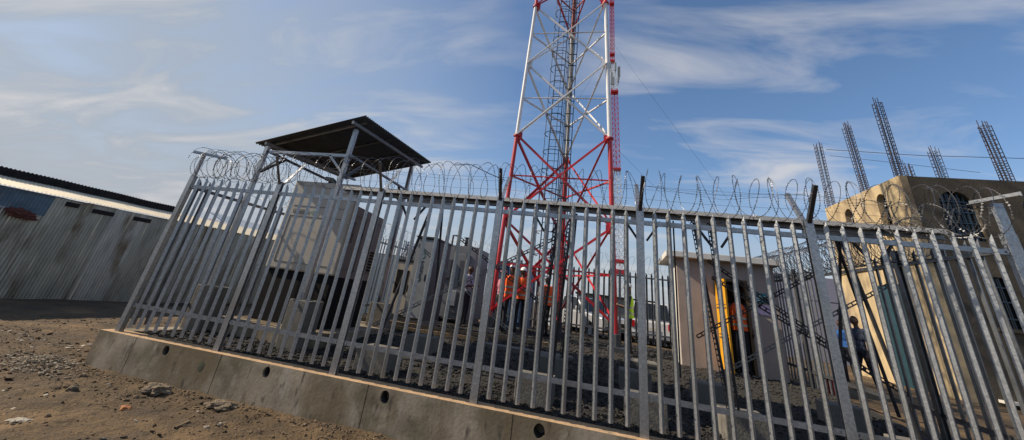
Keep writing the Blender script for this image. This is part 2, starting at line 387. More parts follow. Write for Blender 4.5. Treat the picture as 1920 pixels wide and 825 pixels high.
# ------------------------------------------------------------------ palisade fences
def fence(name, p0, p1, posts, label, zb, zt, npale, outn, skip=None, parent_label_group='palisade fences around the yard', m=None, postmat=None, w=.058):
    """posts: distances along p0->p1; outn: +1/-1 side on which the pales stand"""
    m = m or M['galv']; postmat = postmat or m
    p0, p1 = V(p0), V(p1); d = (p1 - p0); L = d.length; d = d.normalized()
    nrm = V((d.y, -d.x, 0)) * outn                  # outward
    F = thing(name, p0, label, 'fence', parent_label_group)
    def P(s, o, z): q = p0 + d * s + nrm * o; return V((q.x, q.y, p0.z + (p1.z - p0.z) * s / L + z))
    for s in (posts if nrm.y < -.9 and p0.y == 0 else posts[1:]):
        b = MB(); i0 = P(s, 0, 0)
        a = d * .045; c = nrm * .03; t = nrm * .008
        for (u0, u1, v0, v1) in ((-.045, .045, .02, .03), (-.045, .045, -.03, -.02), (-.005, .005, -.02, .02)):
            q = [P(s + u, v, z) for z in (zb - .02, zt + .02) for u, v in ((u0, v0), (u1, v0), (u1, v1), (u0, v1))]
            b.add(q, [(0, 1, 2, 3), (4, 7, 6, 5), (0, 4, 5, 1), (1, 5, 6, 2), (2, 6, 7, 3), (3, 7, 4, 0)])
        obj('post', b, postmat, F)
    for z in (.36, 2.23):
        b = MB(); z_ = zb + z
        b.beam(P(posts[0], .008, z_), P(posts[-1], .008, z_), .008, .055)
        b.beam(P(posts[0], -.015, z_ - .0235), P(posts[-1], -.015, z_ - .0235), .037, .006)
        for s in posts:
            for ds in (-.075, .075):
                if posts[0] <= s + ds <= posts[-1]: b.tube(P(s + ds, .01, z_), P(s + ds, .026, z_), .012, n=6)
        obj('rail', b, m, F)
    rr = random.Random(len(name) + int(p0.x * 10))
    for k in range(len(posts) - 1):
        a, e = posts[k], posts[k + 1]
        for i in range(npale):
            s = a + (e - a) * (i + 1) / (npale + 1) + rr.uniform(-.004, .004); ti = rr.uniform(-.007, .007); h = w / 2
            if skip and skip[0] < s < skip[1]: continue
            zt_ = zt + rr.uniform(-.008, .008); o0 = .008; o1 = .040
            b = MB(); z0, z1, z2 = zb + .07, zt_ - .075, zt_
            sc_ = [(-h, o0), (-h * .55, o1 * .86), (0, o1), (h * .55, o1 * .86), (h, o0)]
            sc_ = [(-h, o0), (-.0015, o1), (.0015, o1), (h, o0), (h - .004, o0 - .002), (0, o1 - .005), (-h + .004, o0 - .002)]
            lo = [P(s + u, v, z0) for u, v in sc_]; mid = [P(s + u + ti, v, z1) for u, v in sc_]
            hi = [P(s + u * .06 + ti, o1 - .002 if 1 <= j <= 2 or j == 5 else o1 - .004, z2) for j, (u, v) in enumerate(sc_)]
            n = 7; vs = lo + mid + hi; fs = []
            for l in range(2):
                for j in range(n): fs.append((l * n + j, l * n + (j + 1) % n, (l + 1) * n + (j + 1) % n, (l + 1) * n + j))
            fs += [tuple(range(n - 1, -1, -1)), tuple(range(2 * n, 3 * n))]
            if outn < 0: pass
            b.add(vs, fs)
            for z in (.36, 2.23): b.tube(P(s, o1 - .004, zb + z), P(s, o1 + .008, zb + z), .009, n=6)
            obj('pale', b, m, F)
    return F, P

def coil(mb, A, B, r, pitch, amp, seed, droop=.03, wr=.003, barb=True, jit=.02, inner=1.0):
    A, B = V(A), V(B); d = B - A; L = d.length; d = d.normalized(); side = V((d.y, -d.x, 0)).normalized(); up = V((0, 0, 1))
    n = int(L / pitch * 26); pts = []; rd = random.Random(seed)
    turns = L / pitch; nj = int(turns) + 3
    rj = [r * inner * (1 + rd.uniform(-.10, .08)) for _ in range(nj)]; xj = [rd.uniform(-jit, jit) for _ in range(nj)]; zj = [rd.uniform(-.02, .02) for _ in range(nj)]
    for i in range(n + 1):
        t = turns * i / n; k = int(t); f = t - k; th = 2 * PI * t
        R = rj[k] * (1 - f) + rj[k + 1] * f; dx = xj[k] * (1 - f) + xj[k + 1] * f; dz = zj[k] * (1 - f) + zj[k + 1] * f
        s = t * pitch + amp * math.sin(1.5 * th + seed) + dx
        pts.append(A + d * max(0, min(L, s)) + side * (R * math.cos(th)) + up * (R * math.sin(th) * 1.0 + dz - droop * math.sin(PI * (s / 1.9 % 1))))
    mb.path(pts, wr, 4)
    if barb:
        acc = 0
        for i in range(len(pts) - 1):
            a, b = pts[i], pts[i + 1]; q = (b - a).normalized(); o = q.orthogonal().normalized(); o.rotate(Matrix.Rotation(rd.random() * 3, 3, q))
            c = a; h = .021; w = .012
            o2 = q.cross(o)
            mb.add([c - q * h + o * w, c - q * .004, c - q * h - o * w, c + q * h + o * w, c + q * .004, c + q * h - o * w], [(0, 1, 2), (3, 4, 5)])

FX = [-7.0, -5.16, -3.29, -1.40, .49, 2.41, 4.3]
F1, P_ = fence('palisade_fence', (-7.0, 0, 0), (4.3, 0, 0), [x + 7.0 for x in FX], 'long galvanised palisade fence with pointed pales across the foreground', 0, 2.4, 10, 1)
for x in FX[1:-1]:
    b = MB(); b.angle((x - .02, -.02, 2.36), (x + .0, -.31, 2.76), .045, .005, V((1, 0, 0)))
    obj('outer_arm', b, M['steel_dark'] if x > -3 else M['galv_dull'], F1)
    b = MB(); b.angle((x - .03, .02, 2.36), (x - .03, .36, 2.85), .05, .005, V((1, 0, 0)))
    obj('inner_arm', b, M['galv'], F1)
# corner posts with a T arm
for x, s in ((-7.0, -1), (4.3, 1)):
    b = MB(); b.beam((x, 0, -.0), (x, 0, 2.42), .085 if s < 0 else .11, .07, V((0, 1, 0)))
    b.beam((x + s * .012, 0, 2.30), (x + s * .012, .0, 2.80 if s < 0 else 2.76), .05 if s < 0 else .09, .045, V((0, 1, 0)))
    obj('corner_post', b, M['galv'], F1)
    b = MB()
    if s < 0: b.angle((-7.136, -.11, 2.80), (-6.707, .194, 2.80), .05, .006)
    else: b.angle((4.195, .16, 2.77), (4.335, -.29, 2.77), .05, .006)
    obj('coil_arm', b, M['galv'], F1)
cb = MB(); coil(cb, (-7.0, .0, 2.67), (4.3, 0, 2.67), .262, .215, .03, 3, jit=.022)
coil(cb, (4.3, .0, 2.67), (-7.0, 0, 2.67), .25, .42, -.03, 5, jit=.05, wr=.0026)
obj('razor_wire', cb, M['wire'], F1)
cb = MB(); coil(cb, (-6.9, .05, 2.66), (-4.9, .05, 2.66), .22, .19, .06, 8)
coil(cb, (3.0, .12, 2.58), (4.25, .12, 2.58), .17, .15, .07, 5)
for y, z in ((-.22, 2.66), (.22, 2.74), (.05, 2.56)):
    pts = []
    for i in range(len(FX) - 1):
        for k in range(8):
            t = k / 8; pts.append((FX[i] + (FX[i + 1] - FX[i]) * t, y, z - .02 * math.sin(PI * t)))
    pts.append((FX[-1], y, z)); cb.path(pts, .0016, 4)
for dx in (-.28, 0.05):
    cb.path([(.55 + dx * 0, .1 * dx, 2.72), (1.5, .02, 2.66 + dx * .2), (2.45, 0, 2.74)], .0016, 4)
obj('strand_wire', cb, M['wire'], F1)
# a bent rusty rod lying over the coil
rp = MB(); rp.path([(-2.16, -.1, 2.84), (-1.9, -.1, 2.86), (-1.6, -.1, 2.74), (-1.36, -.08, 2.66)], .006, 5)
obj('bent_rod', rp, M['rebar'], F1)
pvl = [i * 1.86 for i in range(7)]
F2, _ = fence('palisade_fence', (-7.03, 0.0, 0), (-7.03, 11.2, .1), pvl, 'galvanised palisade fence running back along the left side beside the tin shed', 0, 2.4, 9, -1, m=M['galv_dull'])
cb = MB(); coil(cb, (-7.03, .2, 2.64), (-7.03, 11.2, 2.72), .25, .27, .08, 13)
obj('razor_wire', cb, M['wire'], F2)
F3, _ = fence('palisade_fence', (4.38, 0.16, .05), (4.62, 11.1, .25), pvl[:6] + [10.95], 'dark galvanised palisade fence receding along the right side of the yard', 0, 2.42, 9, 1, skip=(2.7, 4.5), m=M['galv_dull'])
cb = MB(); coil(cb, (4.4, 1.3, 2.62), (4.62, 11, 2.85), .27, .085, .05, 23, jit=.05, wr=.004)
coil(cb, (4.36, 2.2, 2.70), (4.55, 9, 2.85), .3, .13, .09, 27, jit=.08, wr=.004)
obj('razor_wire', cb, M['wire'], F3)
F4, _ = fence('palisade_fence', (-7.0, 11.2, .12), (4.62, 11.1, .25), [i * 1.936 for i in range(7)], 'palisade fence closing the far end of the yard behind the tower', 0, 2.42, 9, -1, m=M['steel_dark'] and mat('far_fence_steel', (.12, .13, .14), .55, .5, .2, 8), w=.07)
cb = MB(); coil(cb, (-7.0, 11.2, 2.85), (4.6, 11.1, 2.95), .3, .3, .1, 33, wr=.0035)
obj('razor_wire', cb, M['wire'], F4)

# ------------------------------------------------------------------ solar array inside the fence
SA = thing('solar_array', (0, .8, 0), 'long low-tilted solar panel table on steel legs and concrete blocks just behind the front fence', 'solar panels')
x0, x1 = -4.45, 4.2; yf, yb, zf, zbk = .60, 2.55, 2.52, 2.93
npan = 8; wpan = (x1 - x0) / npan
for i in range(npan):
    a, b_ = x0 + i * wpan + .008, x0 + (i + 1) * wpan - .008
    q = MB(); t = .055
    def pt_(x, s, h): return (x, yf + (yb - yf) * s, zf + (zbk - zf) * s + h)
    vs = [pt_(x, s, h) for h in (0, t) for s in (0, 1) for x in (a, b_)]
    q.add(vs, [(0, 2, 3, 1), (0, 1, 5, 4), (2, 6, 7, 3), (0, 4, 6, 2), (1, 3, 7, 5)], 0)
    q.add([pt_(a + .03, .015, t + .002), pt_(b_ - .03, .015, t + .002), pt_(b_ - .03, .985, t + .002), pt_(a + .03, .985, t + .002)], [(0, 1, 2, 3)], 1)
    q.add([pt_(a, 0, t), pt_(b_, 0, t), pt_(b_, 1, t), pt_(a, 1, t)], [(0, 1, 2, 3)], 0)
    q.add([pt_(a + .03, .01, -.002), pt_(b_ - .03, .01, -.002), pt_(b_ - .03, .99, -.002), pt_(a + .03, .99, -.002)], [(3, 2, 1, 0)], 2)
    obj('solar_panel', q, [M['alu'], M['panelface'], M['panelback']], SA)
for yy, zz in ((.72, 2.485), (2.3, 2.82)):
    q = MB(); q.prof((x0 - .05, yy, zz), (x1 + .03, yy, zz), [(-.025, -.02), (.025, -.02), (.025, -.013), (-.018, -.013), (-.018, .048), (.025, .048), (.025, .055), (-.025, .055)])
    obj('purlin', q, M['galv_dull'], SA)
for x, nm in ((-3.15, 0), (-.8, 1), (.58, 2), (1.68, 3), (3.45, 4)):
    for yy in (.82, 2.4):
        q = MB(); g0 = gravel_z(x, yy); q.box(x - .24, x + .24, yy - .22, yy + .22, g0 - .1, .27 if yy < 1 else .34)
        obj('footing', q, M['concrete_pale'], SA, bevel=.012)
    q = MB(); q.beam((x, .62, 2.42), (x, 2.5, 2.81), .05, .06); obj('rafter', q, M['galv_dull'], SA)

def perf(mb, p, q, w=.042, up=V((0, -1, 0)), t=.004, step=.06):
    """perforated strut: two rails, rungs between the slots, one side flange"""
    p, q = V(p), V(q); d = q - p; L = d.length; d = d.normalized(); s = d.cross(up).normalized()
    for k in (-1, 1): mb.beam(p + s * (k * w * .36), q + s * (k * w * .36), t, w * .28, s)
    n = int(L / step)
    for i in range(n + 1):
        c = p + d * (L * i / max(1, n)); mb.beam(c - d * .011, c + d * .011, t, w * .5, s)
    mb.beam(p + s * (w * .5) - up * .016, q + s * (w * .5) - up * .016, .032, t, s)
# legs: tubes on the left half, perforated channels elsewhere
for a, b_ in (((-3.23, .8, .25), (-2.78, .8, 2.44)), ((-2.99, 2.4, .34), (-3.28, 2.4, 2.80)), ((3.45, .82, .27), (3.13, .82, 2.44)), ((4.15, 2.4, .3), (3.85, 2.4, 2.8)), ((3.45, 2.4, .34), (3.95, 2.4, 2.82)), ((1.28, 2.4, .34), (1.30, 2.4, 2.8))):
    q = MB(); q.tube(a, b_, .024 if a[0] != 1.28 else .014); obj('leg', q, M['steel_dark'], SA)
for a, b_ in (((-.84, .8, .27), (-.67, .8, 2.44)), ((-.63, .82, .27), (-.47, .82, 2.46)), ((.56, .82, .27), (.56, .82, 2.44)), ((.66, 2.4, .34), (.66, 2.4, 2.82)), ((1.53, .8, .27), (1.28, .8, 2.46)), ((1.62, .8, .27), (1.50, .8, 2.46)), ((-.8, 2.4, .34), (-.8, 2.4, 2.8)), ((-.62, 2.4, .34), (-.5, 2.4, 2.8))):
    q = MB(); perf(q, a, b_, .036); q.tube((a[0] + .035, a[1] + .03, a[2]), (b_[0] + .035, b_[1] + .03, b_[2]), .014, n=6)
    obj('leg', q, M['steel_dark'], SA)
for a, b_, mm in (((-4.21, 2.4, .37), (-.85, 2.4, 2.3), 'galv_dull'), ((-3.69, 2.4, 1.94), (-1.34, 2.4, .49), 'galv_dull'), ((-2.78, 2.43, 2.12), (-1.0, 2.43, 1.12), 'steel_dark'),
                  ((1.57, 2.4, .95), (3.47, 2.4, 2.13), 'steel_dark'), ((1.82, 2.43, .44), (4.5, 2.43, 2.08), 'galv_dull'), ((1.86, 2.46, 2.17), (3.95, 2.46, .8), 'steel_dark'),
                  ((1.88, 2.38, 1.89), (4.31, 2.38, .59), 'steel_dark'), ((-3.3, .86, 1.0), (-.6, .86, 1.5), 'steel_dark')):
    if a[0] == -3.3: continue
    q = MB(); perf(q, a, b_, .06, step=.085); obj('brace', q, M[mm], SA)
for x in (-3.15, -.8, .6, 1.6, 3.5):
    for s in (-1, 1):
        q = MB(); q.beam((x + s * .06, .86, 2.15), (x + s * .26, .86, 2.44), .03, .03); obj('knee_brace', q, M['steel_dark'], SA)

# ------------------------------------------------------------------ generator + canopy
GE = thing('generator', (-5.6, 2.3, .0), 'tall beige enclosed generator on a black base tank under the metal canopy', 'generator')
q = MB(); q.box(-6.75, -4.55, 1.25, 4.3, -.08, .22); tag(obj('generator_slab', q, M['concrete'], bevel=.012), 'raised concrete slab under the beige generator', 'concrete slab')
q = MB(); q.box(-6.42, -4.93, 1.74, 3.0, .222, 1.12); obj('base_tank', q, M['black'], GE, bevel=.01)
q = MB(); q.box(-6.46, -4.89, 1.70, 1.88, 1.122, 2.89); obj('radiator_hood', q, M['beige'], GE, bevel=.03)
q = MB(); prof_ = [(1.883, 1.122), (3.02, 1.122), (3.02, 2.41), (2.97, 2.43), (1.883, 2.47)]
q.add([(-6.44, y, z) for y, z in prof_] + [(-4.905, y, z) for y, z in prof_], [(0, 4, 3, 2, 1)[::-1], (5, 6, 7, 8, 9)[::-1]] + [(i, (i + 1) % 5, (i + 1) % 5 + 5, i + 5) for i in range(5)])
obj('enclosure', q, M['beige_dk'], GE, bevel=.012)
q = MB()
for z in (2.36, 2.15, 1.26): q.box(-6.3, -5.05, 1.693, 1.7, z, z + .007)
for x in (-6.3, -5.05): q.box(x, x + .007, 1.693, 1.7, 1.26, 2.15)
obj('front_panel_seam', q, M['ink'], GE)
q = MB()
for y in (2.3, 2.72): q.box(-4.905, -4.898, y, y + .008, 1.2, 2.25)
q.box(-4.905, -4.898, 1.95, 3.0, 2.28, 2.287); q.box(-4.905, -4.898, 1.95, 3.0, 1.26, 1.267)
obj('side_panel_seam', q, M['ink'], GE)
q = MB(); q.box(-4.903, -4.885, 2.25, 2.275, 1.9, 2.0); q.box(-4.903, -4.885, 2.67, 2.695, 1.9, 2.0); obj('latch', q, M['black'], GE)
q = MB()
for i in range(7): q.box(-4.9, -4.885, 2.78, 2.97, 1.3 + i * .06, 1.335 + i * .06)
obj('louvre', q, M['black'], GE)
q = MB(); q.path([(-6.0, 2.35, 2.58), (-6.0, 2.35, 3.02), (-6.02, 2.35, 3.08), (-6.08, 2.33, 3.12), (-6.24, 2.3, 3.13)], .045, 10); obj('exhaust_pipe', q, M['galv_dull'], GE, smooth=True)

def text(s, loc, rot, size, m, parent, name='lettering', align='LEFT'):
    c = bpy.data.curves.new(name, 'FONT'); c.body = s; c.size = size; c.extrude = .002; c.align_x = align
    o = bpy.data.objects.new(name, c); COL.objects.link(o)
    bpy.context.view_layer.update(); dg = bpy.context.evaluated_depsgraph_get()
    me = bpy.data.meshes.new_from_object(o.evaluated_get(dg)); bpy.data.objects.remove(o)
    me.materials.clear(); me.materials.append(m)
    o = bpy.data.objects.new(name, me); COL.objects.link(o); o.parent = parent
    o.location = V(loc) - rootloc(parent); o.rotation_euler = rot
    return o
text('GREEN', (-6.27, 1.694, 2.205), (PI / 2, 0, 0), .125, M['ink'], GE)
text('CO', (-5.83, 1.694, 2.205), (PI / 2, 0, 0), .125, M['greenink'], GE)
text('GREENCO', (-4.902, 1.98, 1.75), (PI / 2, -PI / 2, PI / 2), .09, M['ink'], GE)

CA = thing('metal_canopy', (-5.8, 2.6, 0), 'open canopy with dark corrugated sheet roof on galvanised posts over the generator', 'canopy')
pN, pL, pB = V((-4.62, .78, 3.98)), V((-7.25, 1.12, 3.47)), V((-4.66, 4.15, 4.20))
u = pL - pN; w = pB - pN
def CP(s, t, h=0): q = pN + u * s + w * t; return V((q.x, q.y, q.z + h))
q = MB(); NY = 44 * 6; 
for j in range(NY + 1):
    t = j / NY; h = .016 * math.sin(2 * PI * j / 6)
    q.v += [tuple(CP(-.02, t, h + .05)), tuple(CP(1.03, t, h + .05))]
q.f = [(2 * j, 2 * j + 1, 2 * j + 3, 2 * j + 2) for j in range(NY)]; q.m = [0] * NY
rf = obj('roof_sheet', q, M['canopy'], CA, smooth=True)
mm = rf.modifiers.new('s', 'SOLIDIFY'); mm.thickness = .004
for t in (.06, .36, .66, .95):
    q = MB(); q.angle(CP(.02, t, -.0), CP(.98, t, 0), .05, .006); obj('purlin', q, M['galv'] if t < .3 else M['galv_dull'], CA)
for s in (.08, .9):
    q = MB(); q.beam(CP(s, .0, -.03), CP(s, 1.0, -.03), .05, .06); obj('side_beam', q, M['galv_dull'], CA)
posts = [(-4.86, 1.1), (-6.84, 1.1), (-4.86, 3.7), (-6.84, 3.7)]
ztop = [3.88, 3.42, 3.98, 3.52]
for (x, y), zt in zip(posts, ztop):
    q = MB(); q.angle((x - .03, y - .03, .70), (x - .03, y - .03, zt), .075, .008, V((0, 1, 0)))
    obj('post', q, M['galv'], CA)
    q = MB(); q.box(x - .2, x + .2, y - .13, y + .25, -.12, .70); obj('pedestal', q, M['concrete_pale'], CA, bevel=.012)
    q = MB(); q.box(x - .09, x + .09, y - .09, y + .09, .702, .714); obj('base_plate', q, M['galv_dull'], CA)
for (a, b_, mm) in ((0, 1, 'galv'), (0, 2, 'galv_dull'), (1, 3, 'steel_dark'), (2, 3, 'galv_dull')):
    (xa, ya), (xb, yb2) = posts[a], posts[b_]; za = 3.28
    q = MB(); q.angle((xa, ya, za), (xb, yb2, za), .06, .007); obj('tie_beam', q, M[mm], CA)
    d = V((xb - xa, yb2 - ya, 0)).normalized()
    for (x, y), sg in ((posts[a], 1), (posts[b_], -1)):
        q = MB(); e = V((x, y, 0)) + d * (.5 * sg); q.angle((x, y, 2.85), (e.x, e.y, za), .045, .006); obj('knee_brace', q, M[mm], CA)

# ------------------------------------------------------------------ lattice tower
def leg_xy(k, z):
    w_ = 3.58 - .056 * z; cx = -1.32 - .0105 * z
    if k == 0: return V((cx - w_ / 2, 7.0 + .012 * z, z))
    if k == 1: return V((cx + w_ / 2, 7.0 + .012 * z, z))
    return V((cx - .03, 7.0 + .795 * w_, z))
TW = thing('lattice_tower', (-1.35, 8, .15), 'tall red and white three-legged steel lattice tower with caged ladder in the yard centre', 'tower')
lv = [.2, 3.4, 6.4, 9.45, 12.4, 15.4, 18.4, 21.4, 24.4, 27.4, 30.4]
def band(z): return 0 if (z < 6.4 or 12.4 <= z < 18.4 or z >= 24.4) else 1
TM = [M['red'], M['white']]
for k in range(3):
    q = MB(); r = (.068, .075, .085)[k]
    for i in range(len(lv) - 1):
        q.tube(leg_xy(k, lv[i]), leg_xy(k, lv[i + 1]), r, n=14, mi=band(lv[i] + .1))
    o = obj('leg', q, TM, TW, smooth=False)
    for i in (2, 4, 6, 8):
        q = MB(); p = leg_xy(k, lv[i]); q.tube(p - V((0, 0, .03)), p + V((0, 0, .03)), r * 1.75, n=14)
        obj('flange', q, M['red'], TW)
    q = MB(); p = leg_xy(k, .2); q.box(p.x - .22, p.x + .22, p.y - .22, p.y + .22, -.1, .32); q.tube((p.x, p.y, .32), (p.x, p.y, .62), .13, n=12)
    obj('foot', q, M['cabinet_dk'], TW, bevel=.01)
for (a, b_) in ((0, 1), (1, 2), (2, 0)):
    for i in range(len(lv) - 1):
        z0, z1 = lv[i], lv[i + 1]
        A0, A1, B0, B1 = leg_xy(a, z0), leg_xy(a, z1), leg_xy(b_, z0), leg_xy(b_, z1)
        if i == 0: A0.z = B0.z = .75
        n_ = (B0 - A0).cross(V((0, 0, 1))).normalized() * .035
        c_ = band(z0 + .1); bw = .075 if i < 2 else .065
        for P0, P1_, off in ((A0, B1, 1), (B0, A1, -1)):
            q = MB(); q.angle(P0 + n_ * off, P1_ + n_ * off, bw, .008, V((0, 0, 1)), 0); obj('brace', q, TM[c_], TW)
        zc = (z0 + z1) / 2 if i else (.75 + z1) / 2
        LA, LB = leg_xy(a, zc), leg_xy(b_, zc)
        q = MB(); q.angle(LA, LB, .05, .006); obj('girt', q, TM[c_], TW)
        for P0 in (A1, B1):
            dd = ((B1 if P0 is A1 else A1) - P0).normalized()
            q = MB(); q.beam(P0 + dd * .05, P0 + dd * .2, .012, .26); obj('gusset', q, TM[0] if z1 in (6.4, 12.4) else TM[c_], TW) if i < 5 else None
# ladder with safety cage, feeder tray and cables
LX, LY = -1.86, 8.75
q = MB()
for dx in (-.2, .2): q.beam((LX + dx, LY, .3), (LX + dx, LY, 30), .03, .05, V((0, 1, 0)))
for i in range(100): q.tube((LX - .2, LY, .5 + i * .295), (LX + .2, LY, .5 + i * .295), .012, n=6)
LD = obj('ladder', q, M['navy'], TW)
q = MB(); R = .36
for i in range(37):
    z = 2.6 + i * .75; q.path([(LX + R * 1.02 * math.sin(t), LY - .30 + R * -math.cos(t) * 1.0 + .05, z) for t in [(-130 + 260 * k / 16) * PI / 180 for k in range(17)]], .016, 5)
for a in (-100, -60, -20, 20, 60, 100):
    t = a * PI / 180; q.tube((LX + R * 1.02 * math.sin(t), LY - .25 - R * math.cos(t), 2.6), (LX + R * 1.02 * math.sin(t), LY - .25 - R * math.cos(t), 30), .011, n=5)
obj('safety_cage', q, M['navy'], LD)
q = MB(); TX, TY = -1.38, 9.0
for dx in (-.17, .17): q.beam((TX + dx, TY, .4), (TX + dx, TY, 30), .03, .06, V((0, 1, 0)))
for i in range(50): q.beam((TX - .17, TY, .6 + i * .59), (TX + .17, TY, .6 + i * .59), .03, .03)
obj('cable_tray', q, M['navy'], TW)
q = MB()
for k, dx in enumerate((-.11, -.06, .0, .05)): q.tube((TX + dx, TY - .035, .5), (TX + dx, TY - .035, 30), .017, n=6)
obj('feeder_cable', q, M['cable'], TW)

# ------------------------------------------------------------------ distant slim guyed mast
GM = thing('guyed_mast', (2.0, 42, .1), 'slim distant red and white guyed mast seen just right of the big tower', 'mast')
sec = [(-1, 1.93, .95, 1), (5.0, 2.2, .95, 1), (17, 1.76, .82, 0), (28, 1.40, .82, 0), (33, 1.06, .6, 0), (44, .88, .6, 0), (52, .75, .55, 0)]
def mast_at(z):
    for a, b_ in zip(sec, sec[1:]):
        if a[0] <= z <= b_[0]:
            t = (z - a[0]) / (b_[0] - a[0]); return a[1] + (b_[1] - a[1]) * t, a[2] + (b_[2] - a[2]) * t
    return sec[-1][1], sec[-1][2]
mlegs = [MB(), MB(), MB()]; br = MB(); z = .1; st = .75
def mp_(k, z):
    c, w_ = mast_at(z); a = (210, 330, 90)[k] * PI / 180; r_ = w_ / 3 ** .5
    return V((c + r_ * math.cos(a), 42 + r_ * math.sin(a), z))
i = 0
while z < 51:
    red = 1 if (17 < z < 28 or 33.2 < z < 43.6) else 0
    red = 0 if (z < 17 and int(z / 6) % 2 == 0) else (1 if (17 <= z < 27.7 or 33 < z) else red)
    for k in range(3):
        mlegs[k].beam(mp_(k, z), mp_(k, z + st), .07, .07, V((0, 1, 0)), red)
        br.beam(mp_(k, z), mp_((k + 1) % 3, z + st), .035, .035, V((0, 1, .1)), red)
        br.beam(mp_((k + 1) % 3, z), mp_(k, z + st), .03, .03, V((0, 1, .1)), red)
        br.beam(mp_(k, z), mp_((k + 1) % 3, z), .035, .035, V((0, 0, 1)), red)
    z += st
for k in range(3): obj('leg', mlegs[k], [M['white'], M['red']], GM)
obj('lattice_bracing', br, [M['white'], M['red']], GM)
for z, h in ((5.0, .45), (6.2, .3), (17.0, .2), (28.0, .25), (33.0, .3), (34.2, .2), (43.6, .25)):
    c, w_ = mast_at(z); q = MB()
    for s in (-1, 1):
        q.box(c - w_ * .6, c + w_ * .6, 42 + s * w_ * .55 - .03, 42 + s * w_ * .55 + .03, z, z + h)
    q.box(c - w_ * .6, c + w_ * .6, 42 - w_ * .5, 42 + w_ * .5, z, z + .08)
    obj('platform', q, M['red'], GM)
for dx, z, h in ((-.35, 29, 1.9), (.55, 29.3, 2.4), (.75, 30.2, 1.6), (-.1, 28.9, 1.2), (.3, 31.2, 1.3), (-.4, 31.6, 1.0)):
    c, _w = mast_at(z); q = MB(); q.box(c + dx - .13, c + dx + .13, 41.2, 41.4, z, z + h); q.tube((c + dx, 41.5, z - .4), (c + dx, 41.5, z + h + .3), .05, n=6)
    obj('antenna', q, M['antenna'], GM, bevel=.03)
q = MB(); q.path([(1.35, 42, 36), (12.0, 42, 17.6), (22, 42, .5)], .012, 4); q.path([(2.0, 42, 19.6), (8, 42, 13.2), (19, 42, .5)], .012, 4)
q.path([(.9, 42, 36), (-9, 46, 18), (-20, 50, .5)], .012, 4)
obj('guy_wire', q, M['cable'], GM)

# ------------------------------------------------------------------ guard house
HO = thing('guard_house', (3.1, 6.2, .15), 'small beige rendered guard house with flat concrete roof and open yellow door', 'house')
W = M['whitewall']
q = MB(); q.box(1.975, 4.22, 6.2, 6.35, .1, 2.655); fw = obj('front_wall', q, W, HO)
c_ = MB(); c_.box(2.84, 3.60, 6.1, 6.5, .22, 2.26); cut(fw, c_)
q = MB(); q.box(1.975, 2.14, 6.352, 8.2, .1, 2.655); obj('side_wall', q, M['slabwhite'], HO)['label'] = 'side wall coloured paler for the sun on it'  # paler than the other walls: sunlight put into the colour
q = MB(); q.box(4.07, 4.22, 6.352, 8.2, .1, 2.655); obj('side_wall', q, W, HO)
q = MB(); q.box(2.142, 4.068, 8.05, 8.2, .1, 2.655); obj('back_wall', q, M['whitewall'], HO)
q = MB(); q.box(1.70, 4.34, 5.93, 8.4, 2.657, 2.80); obj('roof_slab', q, M['slabwhite'], HO, bevel=.008)
q = MB(); q.box(2.142, 4.068, 6.352, 8.048, .1, .2); obj('floor', q, M['dark'], HO)
q = MB(); q.box(2.84, 2.855, 6.185, 6.36, .22, 2.258); q.box(3.53, 3.598, 6.185, 6.36, .22, 2.258); q.box(2.857, 3.528, 6.185, 6.36, 2.20, 2.258); obj('door_frame', q, M['brownframe'], HO)
a = math.radians(-80); q = MB(); q.box(0, .60, -.02, .02, 0, 1.96)
q.xform(Matrix.Translation((2.86, 6.18, .24)) @ Matrix.Rotation(a, 4, 'Z')); dr = obj('door', q, M['yellow'], HO)
dr['label'] = 'yellow steel door leaf standing open'
q = MB()
for z in (.66, 1.3): q.box(.04, .57, -.026, -.0205, z, z + .035); q.box(.04, .57, -.026, -.0205, z + .08, z + .1)
q.xform(Matrix.Translation((2.86, 6.18, .24)) @ Matrix.Rotation(a, 4, 'Z')); obj('door_shadow_bar', q, M['brownframe'], dr)  # brown bars drawn on the leaf as grille shadows
PO = MB(); PO.box(3.72, 4.0, 6.182, 6.199, 1.78, 2.0)
obj('notice_board', PO, M['postteal'], HO)
PO = MB(); PO.box(3.72, 4.08, 6.182, 6.199, 1.52, 1.74)
obj('notice_board', PO, M['postlilac'], HO)
q = MB()
for k in range(3): q.box(3.75, 3.96 - k * .04, 6.178, 6.1815, 1.93 - k * .05, 1.945 - k * .05)
obj('notice_text', q, M['postwhite'], HO)

HO.rotation_euler.z = math.radians(-2.2); HO.scale = (1, .93, 1)
# ------------------------------------------------------------------ equipment cabinets
def cabinet(name, x0, x1, y0, y1, z0, z1, m, sm, label, cat='cabinet'):
    o = thing(name, ((x0 + x1) / 2, y0, z0), label, cat)
    q = MB(); q.box(x0, x1, y0, y1, z0, z1); obj('body', q, sm, o, bevel=.01)
    q = MB(); q.box(x0 + .025, x1 - .025, y0 - .03, y0 - .002, z0 + .04, z1 - .04); obj('door', q, m, o, bevel=.006)
    q = MB(); q.box(x0 - .04, x1 + .04, y0 - .05, y1 + .03, z1 + .002, z1 + .04); obj('lid', q, sm, o)
    q = MB(); q.box(x0 + .0, x1, y0, y1, z0 - .2, z0 - .002); obj('plinth', q, M['concrete_pale'], o)
    q = MB(); q.box(x1 - .09, x1 - .07, y0 - .05, y0 - .032, (z0 + z1) / 2 - .08, (z0 + z1) / 2 + .08); obj('handle', q, M['black'], o)
    return o
c1 = cabinet('equipment_cabinet', -4.90, -4.40, 5.0, 6.3, .36, 2.36, M['cabinet'], M['cabinet_dk'], 'tall light grey lettered cabinet with dark sides standing right of the generator')
text('GREEN', (-4.60, 4.967, 1.25), (PI / 2, -PI / 2 + 0, 0), .17, M['ink'], c1)
